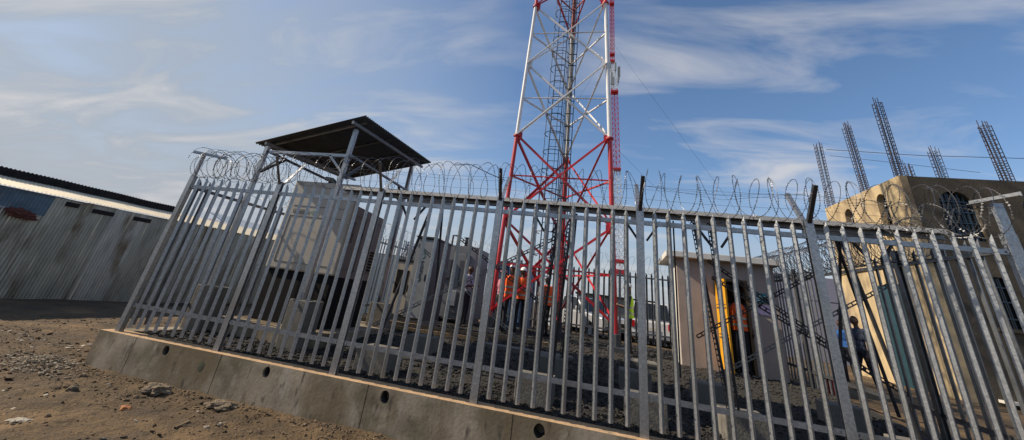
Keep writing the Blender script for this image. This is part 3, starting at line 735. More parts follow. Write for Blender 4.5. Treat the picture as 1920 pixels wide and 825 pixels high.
text('CO', (-4.60, 4.967, 1.82), (PI / 2, -PI / 2, 0), .17, M['greenink'], c1)
c2 = cabinet('equipment_cabinet', -5.62, -5.02, 5.4, 6.4, .36, 1.75, M['beige'], M['cabinet_dk'], 'lower beige cabinet with a dark vent between the generator and the lettered cabinet')
q = MB(); q.box(-5.5, -5.14, 5.364, 5.369, .9, 1.5); obj('vent', q, M['black'], c2)
CT = thing('equipment_container', (-4.6, 8, .2), 'dark grey equipment container with a panelled door behind the white-shirted man', 'container')
q = MB(); q.box(-5.9, -4.1, 8.0, 9.6, .35, 2.58); obj('body', q, M['cont'], CT, bevel=.01)
q = MB(); q.box(-4.78, -4.3, 7.97, 7.998, .5, 2.3); dd = obj('door', q, M['cont'], CT, bevel=.008)
q = MB(); q.box(-4.62, -4.34, 7.955, 7.968, 1.4, 2.1); obj('door_panel', q, M['cabinet_dk'], dd)
q = MB(); q.box(-5.3, -4.9, 7.9, 7.998, 1.5, 2.1); obj('air_conditioner', q, M['cabinet_dk'], CT, bevel=.01)
q = MB(); q.box(-4.8, -4.55, 7.86, 7.968, .7, 1.15); obj('meter_box', q, M['cabinet'], CT, bevel=.01)
for x in (-5.7, -4.28):
    q = MB(); q.box(x - .15, x + .15, 8.1, 9.5, -.05, .348); obj('skid', q, M['concrete_pale'], CT)
q = MB(); q.path([(-5.2, 8.4, 2.56), (-5.2, 8.4, 2.95), (-5.0, 8.4, 2.95)], .04, 8); q.tube((-4.7, 8.5, 2.56), (-4.7, 8.5, 2.9), .06); q.tube((-4.7, 8.5, 2.9), (-4.7, 8.5, 2.93), .11); obj('vent_pipe', q, M['cabinet_dk'], CT)
BB = thing('blue_container', (-3.3, 10.3, .2), 'faded blue steel container beyond the far fence behind the white-shirted man', 'container')
q = MB()
n = 60
for i in range(n + 1):
    x = -4.3 + 1.4 * i / n; y = 11.9 + (.03 if (i // 3) % 2 else 0); q.v += [(x, y, .3), (x, y, 2.55)]
q.f = [(2 * i, 2 * i + 2, 2 * i + 3, 2 * i + 1) for i in range(n)]; q.m = [0] * n
obj('front_wall', q, M['bluetarp'], BB)
q = MB(); q.box(-4.3, -2.9, 11.96, 14, .1, 2.56); obj('body', q, M['bluetarp'], BB)

# concrete kerb slabs / loose bits in the yard
q = MB(); q.box(-2.4, -.5, 3.7, 4.0, .05, .24); tag(obj('concrete_beam', q, M['concrete_pale'], bevel=.012), 'low concrete ground beam lying across the gravel before the tower', 'concrete beam')
q = MB(); q.box(.55, 1.2, 4.3, 4.9, .1, .30); tag(obj('manhole_box', q, M['concrete_pale'], bevel=.012), 'square concrete cable pit box in the gravel in front of the lime-vested man', 'cable pit')
q = MB(); q.path([(.62, 4.25, .18), (.62, 4.25, .36), (.70, 4.25, .40), (.95, 4.25, .40)], .02, 8); tag(obj('conduit_pipe', q, M['cable']), 'short bent black conduit rising beside the concrete cable pit', 'pipe')
q = MB()
for i, (xa, ya, xb, yb_) in enumerate(((-6.0, 4.6, -2.8, 5.4), (-5.0, 4.0, -2.4, 4.3), (-3.9, 5.2, -1.2, 5.6))):
    q2 = MB(); q2.beam((xa, ya, gravel_z(xa, ya) + .05), (xb, yb_, gravel_z(xb, yb_) + .05), .09, .07)
    tag(obj('timber_plank', q2, M['wood']), ('longest weathered plank lying on the gravel left of the tower', 'weathered plank lying nearest the fence between generator and tower', 'weathered plank lying on the gravel by the tower foot')[i], 'plank')

# ------------------------------------------------------------------ unfinished building on the right
BU = thing('unfinished_building', (10.05, 10, .1), 'two-storey unfinished ochre building with arched openings and bare rebar on its roof', 'building')
def arch(mb, c, w_, z0, z1, axis, a0, a1):
    pts = [(c - w_ / 2, z0), (c + w_ / 2, z0)]; r = w_ / 2
    for k in range(13):
        t = PI * k / 12; pts.append((c + r * math.cos(t), z1 - r + r * math.sin(t)))
    n = len(pts)
    vs = [((a, p, z) if axis == 'x' else (p, a, z)) for a in (a0, a1) for p, z in pts]
    fs = [tuple(range(n)), tuple(range(2 * n - 1, n - 1, -1))] + [(i, i + n, (i + 1) % n + n, (i + 1) % n) for i in range(n)]
    mb.add(vs, fs)
HB = 6.62
q = MB(); q.box(10.05, 10.27, 10.0, 15.0, -.4, HB); sw = obj('side_wall', q, M['ochre'], BU)
c_ = MB(); arch(c_, 11.22, .50, 4.7, 6.28, 'x', 9.8, 10.6); arch(c_, 13.35, .52, 4.7, 6.22, 'x', 9.8, 10.6)
cut(sw, c_)
q = MB(); q.box(10.272, 24, 10.002, 10.22, -.4, HB - .01); fw = obj('front_wall', q, M['greywall'], BU); fw['label'] = 'stained grey front wall with its shade in the colour'
c_ = MB(); arch(c_, 11.42, .95, 4.55, 6.15, 'y', 9.7, 10.6); arch(c_, 13.6, .95, 4.55, 6.15, 'y', 9.7, 10.6)
for x in (11.35, 12.2, 13.5): c_.box(x, x + .62, 9.7, 10.6, 2.1, 3.5)
cut(fw, c_)
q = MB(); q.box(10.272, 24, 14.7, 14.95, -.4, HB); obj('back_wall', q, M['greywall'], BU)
q = MB(); q.box(10.272, 24, 10.222, 14.698, 3.75, 3.95); obj('floor_slab', q, M['concrete_pale'], BU)
q = MB(); q.box(10.27, 24, 10.222, 14.698, HB - .25, HB - .02); obj('roof_slab', q, M['concrete_pale'], BU)
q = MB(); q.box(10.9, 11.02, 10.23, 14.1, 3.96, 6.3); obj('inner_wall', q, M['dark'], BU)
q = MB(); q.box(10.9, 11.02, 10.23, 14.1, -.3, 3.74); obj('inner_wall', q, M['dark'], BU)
for cx in (11.42, 13.6):
    q = MB()
    for k in range(7): x = cx - .42 + k * .14; h = math.sqrt(max(.0, .475 ** 2 - (x - cx) ** 2)); q.box(x - .012, x + .012, 10.10, 10.125, 4.55, 5.675 + h)
    for z in (4.75, 5.1, 5.45, 5.8): q.box(cx - .46, cx + .46, 10.095, 10.13, z, z + .03)
    wi = obj('arched_window', q, M['blueglass'], BU)
    q = MB(); arch(q, cx, .94, 4.56, 6.145, 'y', 10.16, 10.17); obj('pane', q, M['glass'], wi)
for x in (11.35, 12.2, 13.5):
    q = MB()
    for k in range(5): q.box(x + .02 + k * .14, x + .045 + k * .14, 10.08, 10.11, 2.1, 3.5)
    for z in (2.35, 2.8, 3.2): q.box(x, x + .62, 10.075, 10.115, z, z + .03)
    wi = obj('window', q, M['blueglass'], BU)
    q = MB(); q.box(x, x + .62, 10.15, 10.16, 2.1, 3.5); obj('pane', q, M['glass'], wi)
    q = MB(); q.box(x - .08, x + .70, 9.93, 9.999, 2.0, 2.098); obj('sill', q, M['greywall'], wi)
q = MB(); q.box(10.7, 14, 9.75, 9.999, .2, .27); obj('step_ledge', q, M['slabwhite'], BU)
q = MB(); q.box(9.99, 10.048, 11.5, 12.6, .0, 3.2); q.box(9.96, 9.988, 12.03, 12.06, .0, 3.2)
obj('shutter', q, M['tealdoor'], BU)
q = MB(); q.box(10.0, 10.049, 9.95, 15.05, 3.75, 3.9); obj('string_course', q, M['ochre'], BU)
rcs = [(10.16, 10.14, 9.85, .20), (10.16, 12.1, 9.75, .20), (10.16, 14.65, 9.9, .22), (13.45, 14.5, 9.0, .24), (14.6, 14.5, 9.7, .24), (13.15, 10.14, 8.95, .22), (16.5, 10.2, 9.0, .3)]
for n_i, (x, y, zt, w_) in enumerate(rcs):
    q = MB(); rd = random.Random(n_i); lx, ly = rd.uniform(-.05, .05), rd.uniform(-.05, .05)
    bars = [(-1, -1), (0, -1), (1, -1), (1, 0), (1, 1), (0, 1), (-1, 1), (-1, 0)]
    for a, b_ in bars:
        dx, dy = lx + rd.uniform(-.03, .03), ly + rd.uniform(-.03, .03)
        q.tube((x + a * w_ / 2, y + b_ * w_ / 2, HB - .1), (x + a * w_ / 2 + dx, y + b_ * w_ / 2 + dy, zt - rd.random() * .32), .012, n=5)
    z = HB + .08
    while z < zt - .25:
        for a in range(4):
            c4 = [(-1, -1), (1, -1), (1, 1), (-1, 1)]; p, r_ = c4[a], c4[(a + 1) % 4]; t1 = rd.uniform(-.012, .012)
            fz = (z - HB) / (zt - HB); ox, oy = x + lx * fz, y + ly * fz; q.beam((ox + p[0] * w_ / 2, oy + p[1] * w_ / 2, z), (ox + r_[0] * w_ / 2, oy + r_[1] * w_ / 2, z + t1), .013, .013)
        z += .15 if zt - z > 1.2 else .17
        if z < HB + .8: z -= .06
    obj('rebar_column', q, M['rebar'], BU)
PW = MB()
PW.path([(10.2, 14.1, 9.2), (13, 13.0, 8.62), (16, 12.5, 8.45), (19, 12, 8.6)], .012, 4); PW.path([(10.3, 14.1, 8.9), (12.5, 13, 8.2), (14, 12, 7.6)], .008, 4)
tag(obj('overhead_wire', PW, M['cable']), 'thin overhead wires crossing above the unfinished building roof', 'wires')
q = MB(); q.box(9.0, 24, 22, 22.3, -.5, 4.4); FH = tag(obj('far_building', q, M['lilac'], origin=(14, 22, 0)), 'pale lilac rendered wall of a building standing between guard house and unfinished building', 'building')
q = MB(); q.box(9, 24, 21.995, 22, 3.1, 3.14); obj('plaster_joint', q, M['cabinet_dk'], FH)
BK = thing('bucket', (5.05, 6.2, .05), 'red plastic bucket on the ground just outside the right side fence', 'bucket')
q = MB(); q.tube((5.05, 6.2, .04), (5.05, 6.2, .40), .15, .19, 20); obj('body', q, M['bucket'], BK)
q = MB(); q.path([(5.05 + .195 * math.cos(t), 6.2 + .195 * math.sin(t), .40) for t in [2 * PI * k / 20 for k in range(21)]], .012, 6); obj('rim', q, M['bucket'], BK)
q = MB(); q.path([(5.05 + .19 * math.cos(t), 6.2 - .05 - .12 * math.sin(t) * .4, .40 - .14 * math.sin(t)) for t in [PI * k / 12 for k in range(13)]], .005, 5); obj('handle', q, M['wire'], BK)

# ------------------------------------------------------------------ tin sheds on the left
SH = thing('corrugated_shed', (-14.6, 2, -.45), 'long patched shed of rusty corrugated iron sheets left of the fence', 'shed')
def wallx(y): return -15.12 + .10 * (y - 2.86) + .0
def corr(y0, y1, z0, z1, off, m, name, parent, tilt=0, lab=None):
    q = MB(); n = max(6, int((y1 - y0) / .076 * 6)); nz = 5
    for i in range(n + 1):
        y = y0 + (y1 - y0) * i / n
        for k in range(nz + 1):
            z = z0 + (z1 - z0) * k / nz
            q.v.append((wallx(y) + off + .009 * math.sin(2 * PI * y / .076) + .012 * noise.noise(V((y * 1.2, z * 1.5, off * 9))) + tilt * (z - z0), y, z))
    q.f = [(i * (nz + 1) + k, (i + 1) * (nz + 1) + k, (i + 1) * (nz + 1) + k + 1, i * (nz + 1) + k + 1) for i in range(n) for k in range(nz)]; q.m = [0] * len(q.f)
    o = obj(name, q, m, parent, smooth=True)
    if lab: o['label'] = lab
    return o
rd = random.Random(5); y = -6.0; k = 0
q = MB()
while y < 22:
    w_ = rd.uniform(.72, .86); m = M[('sheet_a', 'sheet_b', 'sheet_a', 'sheet_a')[k % 4]]
    top = 2.2 + rd.uniform(-.03, .02) + .01 * max(0, y - 6)
    if y > .9 and y + w_ < 3.0: top = 1.72
    corr(y, y + w_ + .06, -.50, top, .012 * (k % 2) + rd.uniform(0, .006), m, 'wall_sheet', SH, rd.uniform(-.006, .006))
    y += w_; k += 1
corr(1.0, 2.95, 1.64, 2.2, .012, M['patchblue'], 'wall_patch', SH, 0, 'bluish patch sheet high on the wall')
q = MB(); q.box(-15.4, -15.3, -6, 22, -.5, 2.15); 
# backing and roof follow the wall line
q = MB(); ya, yb_ = -6, 22
q.add([(wallx(ya) - .12, ya, -.5), (wallx(yb_) - .12, yb_, -.5), (wallx(yb_) - .12, yb_, 2.2), (wallx(ya) - .12, ya, 2.2)], [(0, 1, 2, 3)])
obj('inner_wall', q, M['dark'], SH)
def roof(y0, y1, x_in, x_out, z_in, z_out, m, name, parent, lab=None, amp=.012, per=.09):
    q = MB(); n = int((y1 - y0) / per * 6)
    for i in range(n + 1):
        y = y0 + (y1 - y0) * i / n; h = amp * math.sin(2 * PI * y / per) + .02 * noise.noise(V((y * .8, x_in, 0)))
        q.v += [(wallx(y) + x_out, y, z_out + h), (wallx(y) + x_in, y, z_in + h)]
    q.f = [(2 * i, 2 * i + 2, 2 * i + 3, 2 * i + 1) for i in range(n)]; q.m = [0] * n
    o = obj(name, q, m, parent, smooth=True)
    if lab: o['label'] = lab
    return o
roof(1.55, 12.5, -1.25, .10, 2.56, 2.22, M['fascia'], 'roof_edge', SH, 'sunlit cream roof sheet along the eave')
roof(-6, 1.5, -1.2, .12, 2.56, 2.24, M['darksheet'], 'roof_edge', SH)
roof(-6, 6.6, -1.14, -1.13, 2.76, 2.52, M['darksheet'], 'shade_edge_strip', SH)  # upright dark strip shaped to stand in for the roof edge's shade
roof(-6, 6.6, -5.0, -1.16, 2.6, 2.70, M['darksheet'], 'roof', SH)
for (y0, z0, ln) in ((3.65, 1.95, .55), (4.75, 1.96, .5)):
    q = MB(); a, b_ = wallx(y0) + .036, wallx(y0 + ln) + .036; q.add([(a, y0, z0), (b_, y0 + ln, z0), (b_, y0 + ln, z0 + .12), (a, y0, z0 + .12), (a - .03, y0, z0), (b_ - .03, y0 + ln, z0), (b_ - .03, y0 + ln, z0 + .12), (a - .03, y0, z0 + .12)], [(0, 1, 2, 3), (7, 6, 5, 4), (3, 2, 6, 7), (4, 5, 1, 0), (1, 5, 6, 2), (0, 3, 7, 4)]); obj('vent_slot', q, M['dark'], SH)
q = MB(); x = wallx(3.1) + .06; q.box(x - .1, x, 3.0, 3.3, 2.0, 2.12); obj('vent_slot', q, M['dark'], SH)
for nm, x, y, z, lx, ly, lz, mk, lb in (('hanging_rag', -15.12, 2.25, 1.60, .05, .30, .10, 'cloth', 'crumpled red-brown rag hanging on the shed wall'),):
    bm = bmesh.new(); bmesh.ops.create_icosphere(bm, subdivisions=4, radius=1); mb = MB()
    for v in bm.verts:
        k_ = 1 + .55 * noise.noise(v.co * 2.3) + .5 * noise.noise(v.co * 6)
        mb.v.append((x + v.co.x * lx * k_ + .05, y + v.co.y * ly * k_, z + v.co.z * lz * k_ - .06 * v.co.y))
    bm.verts.index_update(); mb.f = [tuple(v.index for v in f.verts) for f in bm.faces]; mb.m = [0] * len(mb.f); bm.free()
    tag(obj(nm, mb, M[mk], origin=(x, y, z)), lb, 'cloth')
# striped roof of the next shed
S2 = thing('painted_roof_shed', (-16.5, 10, -.4), 'shed with blue and red striped roof behind the left side fence', 'shed')
def stripe(y0, y1, xa, za, xb, zb, m1, m2, parent, name):
    q = MB(); n = int((y1 - y0) / .14)
    for i in range(n):
        a = y0 + (y1 - y0) * i / n; b_ = y0 + (y1 - y0) * (i + 1) / n
        h = .03 if i % 2 else 0
        q.add([(xa, a, za + h), (xa, b_, za + h), (xb, b_, zb + h), (xb, a, zb + h)], [(0, 1, 2, 3)], i % 2)
    obj(name, q, [m1, m2], parent)
stripe(8.6, 15.5, -15.75, 2.45, -16.6, 2.68, M['redtarp'], M['rosewhite'], S2, 'lower_roof')
stripe(9.4, 16.6, -16.62, 2.69, -17.6, 3.05, M['bluetarp'], M['skywhite'], S2, 'upper_roof')
q = MB(); q.box(-17.4, -15.8, 8.7, 15.4, -.5, 2.4); obj('wall', q, M['sheet_a'], S2)
S3 = thing('blue_lattice_shed', (-9, 14, -.2), 'small shed with blue and white lattice front beyond the left fence corner', 'shed')
q = MB()
for i in range(22):
    y = 12.6 + i * .2
    q.beam((-9.2, y, 2.35), (-9.2, y + .45, 3.05), .03, .05, mi=i % 2); q.beam((-9.22, y + .45, 2.35), (-9.22, y, 3.05), .03, .05, mi=0)
obj('lattice', q, [M['bluetarp'], M['postwhite']], S3)
q = MB(); q.box(-11, -9.25, 12.5, 17.2, -.4, 2.3); obj('wall', q, M['sheet_c'], S3)
q = MB(); q.box(-11, -9.15, 12.5, 17.2, 2.302, 2.34); obj('roof', q, M['cabinet_dk'], S3)

# ------------------------------------------------------------------ people
def person(x, y, z, yaw, h, top, label, vest=None, helmet=True, pose='stand', hat=None, lean=0.):
    o = thing('person', (x, y, z), label, 'person', 'people in and around the yard')
    k = h / 1.75
    mb = bmesh.new()
    def cap(p, q, r1, r2, n=10):
        p, q = V(p), V(q); t = MB(); t.tube(p, q, r1, r2, n)
        vs = [mb.verts.new(v) for v in t.v]
        for f in t.f: mb.faces.new([vs[i] for i in f])
    def ball(p, rx, ry=None, rz=None, rot=0):
        r = bmesh.ops.create_uvsphere(mb, u_segments=12, v_segments=8, radius=1)
        for v in r['verts']: v.co = V((v.co.x * rx + p[0], v.co.y * (ry or rx) + p[1], v.co.z * (rz or rx) + p[2]))
    def limb(pts, rs):
        for a, b_, r1, r2 in zip(pts, pts[1:], rs, rs[1:]): cap(a, b_, r1, r2)
        for a, r in zip(pts, rs): ball(a, r * 1.0)
    # local frame: facing +y
    st = .12 if pose != 'walk' else .0
    for s in (-1, 1):
        f = .14 * s if pose == 'walk' else .02 * s
        hip, knee, ank = (s * .095, 0, .92), (s * (.11), f * .6 + .03, .50), (s * .12, f, .09)
        limb([hip, knee, ank], [.088, .060, .044])
        cap((s * .12, f - .05, .045), (s * .125, f + .15, .035), .042, .035); ball((s * .125, f + .15, .035), .038); ball((s * .12, f - .05, .045), .045)
    # torso
    ball((0, 0, .96), .155, .11, .13); ball((0, 0, 1.1), .145, .10, .16); ball((0, .0, 1.28), .175, .115, .18); ball((0, -.005, 1.40), .165, .09, .08)
    cap((0, 0, 1.4), (0, .015, 1.56), .06, .052)
    ball((0, .03, 1.64), .078, .098, .115); ball((0, .105, 1.60), .035, .03, .045)
    ball((0, .128, 1.635), .014, .02, .025); ball((0, .118, 1.592), .025, .012, .010)
    for s in (-1, 1): ball((s * .08, .02, 1.635), .012, .02, .032); ball((s * .03, .115, 1.665), .014, .008, .010)
    hands = []
    for s in (-1, 1):
        sh = (s * .19, 0, 1.41)
        if pose == 'hold' or (pose == 'point' and s > 0):
            el, wr = (s * .25, .06, 1.13), (s * .12, .27, 1.17)
        elif pose == 'hips': el, wr = (s * .34, -.08, 1.16), (s * .19, .05, 1.0)
        else: el, wr = (s * .245, -.02, 1.12), (s * .255, .07, .87)
        limb([sh, el, wr], [.058, .044, .030])
        d = (V(wr) - V(el)).normalized(); ac = d.cross(V((s, 0, 0))).normalized() if abs(d.x) < .8 else V((0, 0, 1))
        c = V(wr) + d * .05; cap(wr, c + d * .02, .028, .034); hands.append(c)
        for f4 in range(4):
            b0 = c + d * .03 + ac * ((f4 - 1.5) * .019); ln = (.06, .075, .07, .05)[f4]
            m1 = b0 + d * ln * .55; m2 = m1 + d * ln * .4 + V((-s * .02, 0, 0)); cap(b0, m1, .0095, .009, 6); cap(m1, m2, .009, .0075, 6)
        tb = c - ac * .03 * (-1); cap(c + ac * .02, c + ac * .055 + d * .03, .012, .009, 6)
    me = bpy.data.meshes.new('t'); mb.to_mesh(me); mb.free()
    b = bpy.data.objects.new('body', me); COL.objects.link(b)
    r = b.modifiers.new('r', 'REMESH'); r.mode = 'VOXEL'; r.voxel_size = .012
    sm_ = b.modifiers.new('s', 'SMOOTH'); sm_.iterations = 3; sm_.factor = .5
    bpy.context.view_layer.update(); apply_mods(b)
    me = b.data
    nv = len(me.vertices); cs = [0.] * (nv * 3); ns = [0.] * (nv * 3)
    me.vertices.foreach_get('co', cs); me.vertices.foreach_get('normal', ns)
    for i in range(0, nv * 3, 3):                     # cloth folds
        if .12 < cs[i + 2] < 1.42:
            f = .006 * noise.noise(V((cs[i] * 16, cs[i + 1] * 16, cs[i + 2] * 9)))
            cs[i] += ns[i] * f; cs[i + 1] += ns[i + 1] * f; cs[i + 2] += ns[i + 2] * f
    me.vertices.foreach_set('co', cs)
    me.materials.clear()
    for m in (top, M['trouser'], M['skin'], M['hair']): me.materials.append(m)
    npo = len(me.polygons); pc = [0.] * (npo * 3); me.polygons.foreach_get('center', pc); mis = []
    for i in range(0, npo * 3, 3):
        c = V(pc[i:i + 3])
        lower = (c.z < 1.17 and abs(c.x) > .2) or (pose in ('hold', 'point') and c.y > .10 and 1.0 < c.z < 1.3)
        if c.z < .09: mi = 3
        elif c.z > 1.70 and not (c.y > .09): mi = 3
        elif c.z > 1.475: mi = 2
        elif c.z < 1.0 and not abs(c.x) > .2: mi = 1
        elif lower and (c.z < 1.14 or c.y > .1): mi = 2
        else: mi = 0
        mis.append(mi)
    me.polygons.foreach_set('material_index', mis); me.polygons.foreach_set('use_smooth', [True] * npo)
    b.parent = o
    R3 = Matrix.Rotation(yaw, 4, 'Z') @ Matrix.Scale(k, 4)
    me.transform(R3)
    def part(name, mbx, m, smooth=True):
        mbx.xform(R3); mbx.v = [tuple(V(p) + V((x, y, z))) for p in mbx.v]
        return obj(name, mbx, m, o, smooth=smooth)
    if vest:
        q = MB(); n = 20; ring = []
        lvls = [(.88, .182, .142), (1.0, .178, .135), (1.12, .175, .128), (1.25, .192, .136), (1.36, .19, .126), (1.43, .135, .095), (1.47, .085, .07)]
        for zz, a, b_ in lvls:
            for i in range(n):
                t = 2 * PI * i / n; wv = 1 + .03 * noise.noise(V((math.cos(t) * 2, math.sin(t) * 2, zz * 5)))
                q.v.append((a * wv * math.cos(t), b_ * wv * math.sin(t), zz))
        for l in range(len(lvls) - 1):
            for i in range(n): q.f.append((l * n + i, l * n + (i + 1) % n, (l + 1) * n + (i + 1) % n, (l + 1) * n + i)); q.m.append(0)
        vo = part('vest', q, vest)
        for z0, z1, a, b_ in ((.97, 1.02, .186, .143), (1.12, 1.17, .186, .138)):
            q = MB()
            for zz in (z0, z1):
                for i in range(n): t = 2 * PI * i / n; q.v.append((a * math.cos(t), b_ * math.sin(t), zz))
            q.f = [(i, (i + 1) % n, (i + 1) % n + n, i + n) for i in range(n)]; q.m = [0] * n
            q.xform(R3); q.v = [tuple(V(p) + V((x, y, z))) for p in q.v]; obj('reflective_band', q, M['reflect'], vo, smooth=True)
    if helmet:
        q = MB(); n = 18; L = 6
        for l in range(L + 1):
            t = PI / 2 * l / L
            for i in range(n):
                a = 2 * PI * i / n; q.v.append((.108 * math.cos(t) * math.cos(a), .02 + .128 * math.cos(t) * math.sin(a), 1.685 + .105 * math.sin(t)))
        q.f = [(l * n + i, l * n + (i + 1) % n, (l + 1) * n + (i + 1) % n, (l + 1) * n + i) for l in range(L) for i in range(n)]; q.m = [0] * len(q.f)
        n0 = len(q.v)
        vs = [(.10 * math.cos(a), .03 + .12 * math.sin(a), 1.69) for a in [PI * i / 10 for i in range(11)]] + [(.11 * math.cos(a), .05 + .165 * math.sin(a), 1.675) for a in [PI * i / 10 for i in range(11)]]
        q.add(vs, [(i, i + 1, i + 12, i + 11) for i in range(10)])
        part('helmet', q, hat or M['helmet'])
    return o
GZ = .19
person(-4.08, 7.5, GZ, math.radians(-100), 1.76, M['whitecloth'], 'bareheaded man in a white patterned shirt and dark trousers by the grey container', helmet=False, pose='hold')
person(-3.45, 7.7, GZ + .05, math.radians(-60), 1.68, M['bluecloth'], 'man in a bright blue shirt standing left of the tower leg', helmet=False)
person(-3.12, 8.1, GZ + .05, math.radians(-30), 1.72, M['pinkcloth'], 'person in a pink shirt and pink helmet half hidden behind the tower leg', helmet=True, hat=M['pinkcloth'])
person(-2.62, 7.25, GZ + .06, math.radians(10), 1.84, M['orange'], 'man in orange vest and white helmet, his back turned, leftmost of the orange vests', vest=M['orange'], pose='hold')
person(-2.38, 7.8, GZ + .06, math.radians(25), 1.82, M['orange'], 'man in orange vest and white helmet, second orange vest from the left', vest=M['orange'])
person(-1.62, 8.2, GZ + .03, math.radians(60), 1.72, M['orange'], 'person in orange vest standing by the ladder foot, third orange vest from the left', vest=M['orange'], pose='hold')
person(.80, 7.05, GZ, math.radians(95), 1.72, M['trouser'], 'man in lime-yellow reflective vest and white helmet at the right tower leg', vest=M['lime'], pose='hold')
person(3.36, 6.32, .21, math.radians(165), 1.80, M['navycloth'], 'man in orange vest standing in the guard house doorway', vest=M['orange'], helmet=False)
person(6.75, 8.1, .04, math.radians(100), 1.80, M['navycloth'], 'tall man in dark navy clothes walking outside the right side fence', helmet=False, pose='walk')
person(7.1, 9.6, .1, math.radians(120), 1.66, M['bluecloth'], 'man in bright blue shirt behind the navy-clad man outside the right fence', helmet=False)

# ------------------------------------------------------------------ vehicles beyond the far fence
def car(name, x, y, z, yaw, L, Wd, H, body, label, cat, suv=True):
    o = thing(name, (x, y, z), label, cat)
    R_ = Matrix.Translation((x, y, z)) @ Matrix.Rotation(yaw, 4, 'Z')
    # local: rear at -y, front at +y
    def section(pts, wfun, mbx):
        rows = []
        for (yy, zz) in pts:
            w_ = wfun(yy, zz); rows.append([(-w_, yy, zz), (w_, yy, zz)])
        n = len(pts); vs = [r[0] for r in rows] + [r[1] for r in rows]
        mbx.add(vs, [tuple(range(n)), tuple(range(2 * n - 1, n - 1, -1))] + [(i, i + n, (i + 1) % n + n, (i + 1) % n) for i in range(n)])
    h = Wd / 2; hl = L / 2
    if suv:
        low = [(-hl, .42), (-hl + .05, .95), (-hl + .10, 1.05), (hl - 1.2, 1.08), (hl - .1, .92), (hl, .7), (hl, .38), (hl - .5, .3), (-hl + .5, .3)]
        cab = [(-hl + .1, 1.052), (-hl + .35, H), (hl - 2.4, H + .0), (hl - 1.45, 1.082)]
    else:
        low = [(-hl, .5), (-hl, 1.0), (hl - 1.3, 1.02), (hl - .12, .88), (hl, .65), (hl, .38), (hl - .5, .3), (-hl + .5, .35)]
        cab = [(-.9, 1.022), (-.75, H), (hl - 2.1, H), (hl - 1.25, 1.022)]
    q = MB(); section(low, lambda a, b: h, q); q.xform(R_); obj('body', q, body, o, bevel=.05)
    q = MB(); section(cab, lambda a, b: h - .03 if b < 1.3 else h - .17, q); q.xform(R_); cbn = obj('cabin', q, body, o, bevel=.03)
    # windows
    (y0, z0), (y1, z1), (y2, z2), (y3, z3) = cab
    def lerp(a, b, t): return tuple(a[i] + (b[i] - a[i]) * t for i in range(3))
    def win(A, B, C, D, off, nm):
        q = MB(); c = [V(A), V(B), V(C), V(D)]; m_ = sum(c, V()) / 4; c = [m_ + (p - m_) * .86 + V(off) for p in c]
        q.add(c, [(0, 1, 2, 3)]); q.xform(R_); g = obj(nm, q, M['glass'], o); md = g.modifiers.new('s', 'SOLIDIFY'); md.thickness = .012; md.offset = 0
    a, b_ = h - .03, h - .17
    win((-a, y0, z0), (a, y0, z0), (b_, y1, z1), (-b_, y1, z1), (0, -.012, .004), 'rear_window')
    win((-a, y3, z3), (a, y3, z3), (b_, y2, z2), (-b_, y2, z2), (0, .012, .006), 'windscreen')
    ym, yt = (y0 + y3) / 2, (y1 + y2) / 2
    for s in (-1, 1):
        win((s * a, y0 + .1, z0), (s * a, ym, z0), (s * b_, yt, z1), (s * b_, y1 + .05, z1), (s * .008, 0, .002), 'side_window')
        win((s * a, ym, z0), (s * a, y3 - .1, z0), (s * b_, y2 - .05, z1), (s * b_, yt, z1), (s * .008, 0, .002), 'side_window')
    for s in (-1, 1):
        for yy in (-hl + .85, hl - .85):
            q = MB(); q.tube((s * (h - .2), yy, .33), (s * (h + .01), yy, .33), .33, n=24); q.xform(R_); wh = obj('wheel', q, M['tyre'], o)
            q = MB(); q.tube((s * (h + .005), yy, .33), (s * (h + .02), yy, .33), .19, n=16); q.xform(R_); obj('rim', q, M['cabinet'], wh)
        q = MB(); q.box(s * (h - .17) - .09, s * (h - .17) + .09, -hl - .015, -hl + .02, .74, .98); q.xform(R_); obj('tail_light', q, M['taillight'], o, bevel=.01)
        q = MB(); q.box(s * (h - .22) - .16, s * (h - .22) + .16, hl - .04, hl + .012, .66, .82); q.xform(R_); obj('headlight', q, M['reflect'], o, bevel=.01)
        q = MB(); q.box(s * (h + .09) - .08, s * (h + .09) + .08, hl - 1.75, hl - 1.65, 1.05, 1.2); q.xform(R_); obj('wing_mirror', q, body, o, bevel=.02)
    for e, nm in ((-1, 'rear_bumper'), (1, 'front_bumper')):
        q = MB(); yy = e * (hl + .03); q.box(-h + .04, h - .04, yy - .05, yy + .05, .38, .56); q.xform(R_); obj(nm, q, M['cabinet_dk'] if e > 0 else M['cabinet'], o, bevel=.03)
    q = MB(); q.box(-.26, .26, -hl - .02, -hl + .0, .66, .78); q.xform(R_); obj('number_plate', q, M['slabwhite'], o)
    q = MB(); q.box(-.5, .5, hl - .0, hl + .016, .58, .74); q.xform(R_); obj('grille', q, M['black'], o)
    if not suv:
        q = MB(); q.box(-h + .1, h - .1, -hl + .08, -1.0, 1.024, 1.03); q.xform(R_); obj('load_bed', q, M['black'], o)
    return o
car('parked_car', 2.25, 15.6, -.02, math.radians(-4), 4.5, 1.8, 1.72, M['carwhite'], 'white estate car seen from behind between the far fence and the guard house', 'car')
car('parked_pickup', -.7, 15.8, .0, math.radians(-140), 4.8, 1.75, 1.62, M['carsilver'], 'silver pickup parked beyond the far fence, front towards the tower', 'pickup', suv=False)
WB = thing('low_building', (-.2, 24, 0), 'low grey rendered building far behind the tower foot', 'building')
q = MB(); q.box(-1.4, 3.6, 24, 30, -.4, 2.0); obj('wall', q, M['cont'], WB)
q = MB(); q.box(-1.6, 3.8, 23.8, 30.2, 2.002, 2.1); obj('roof', q, M['darksheet'], WB)
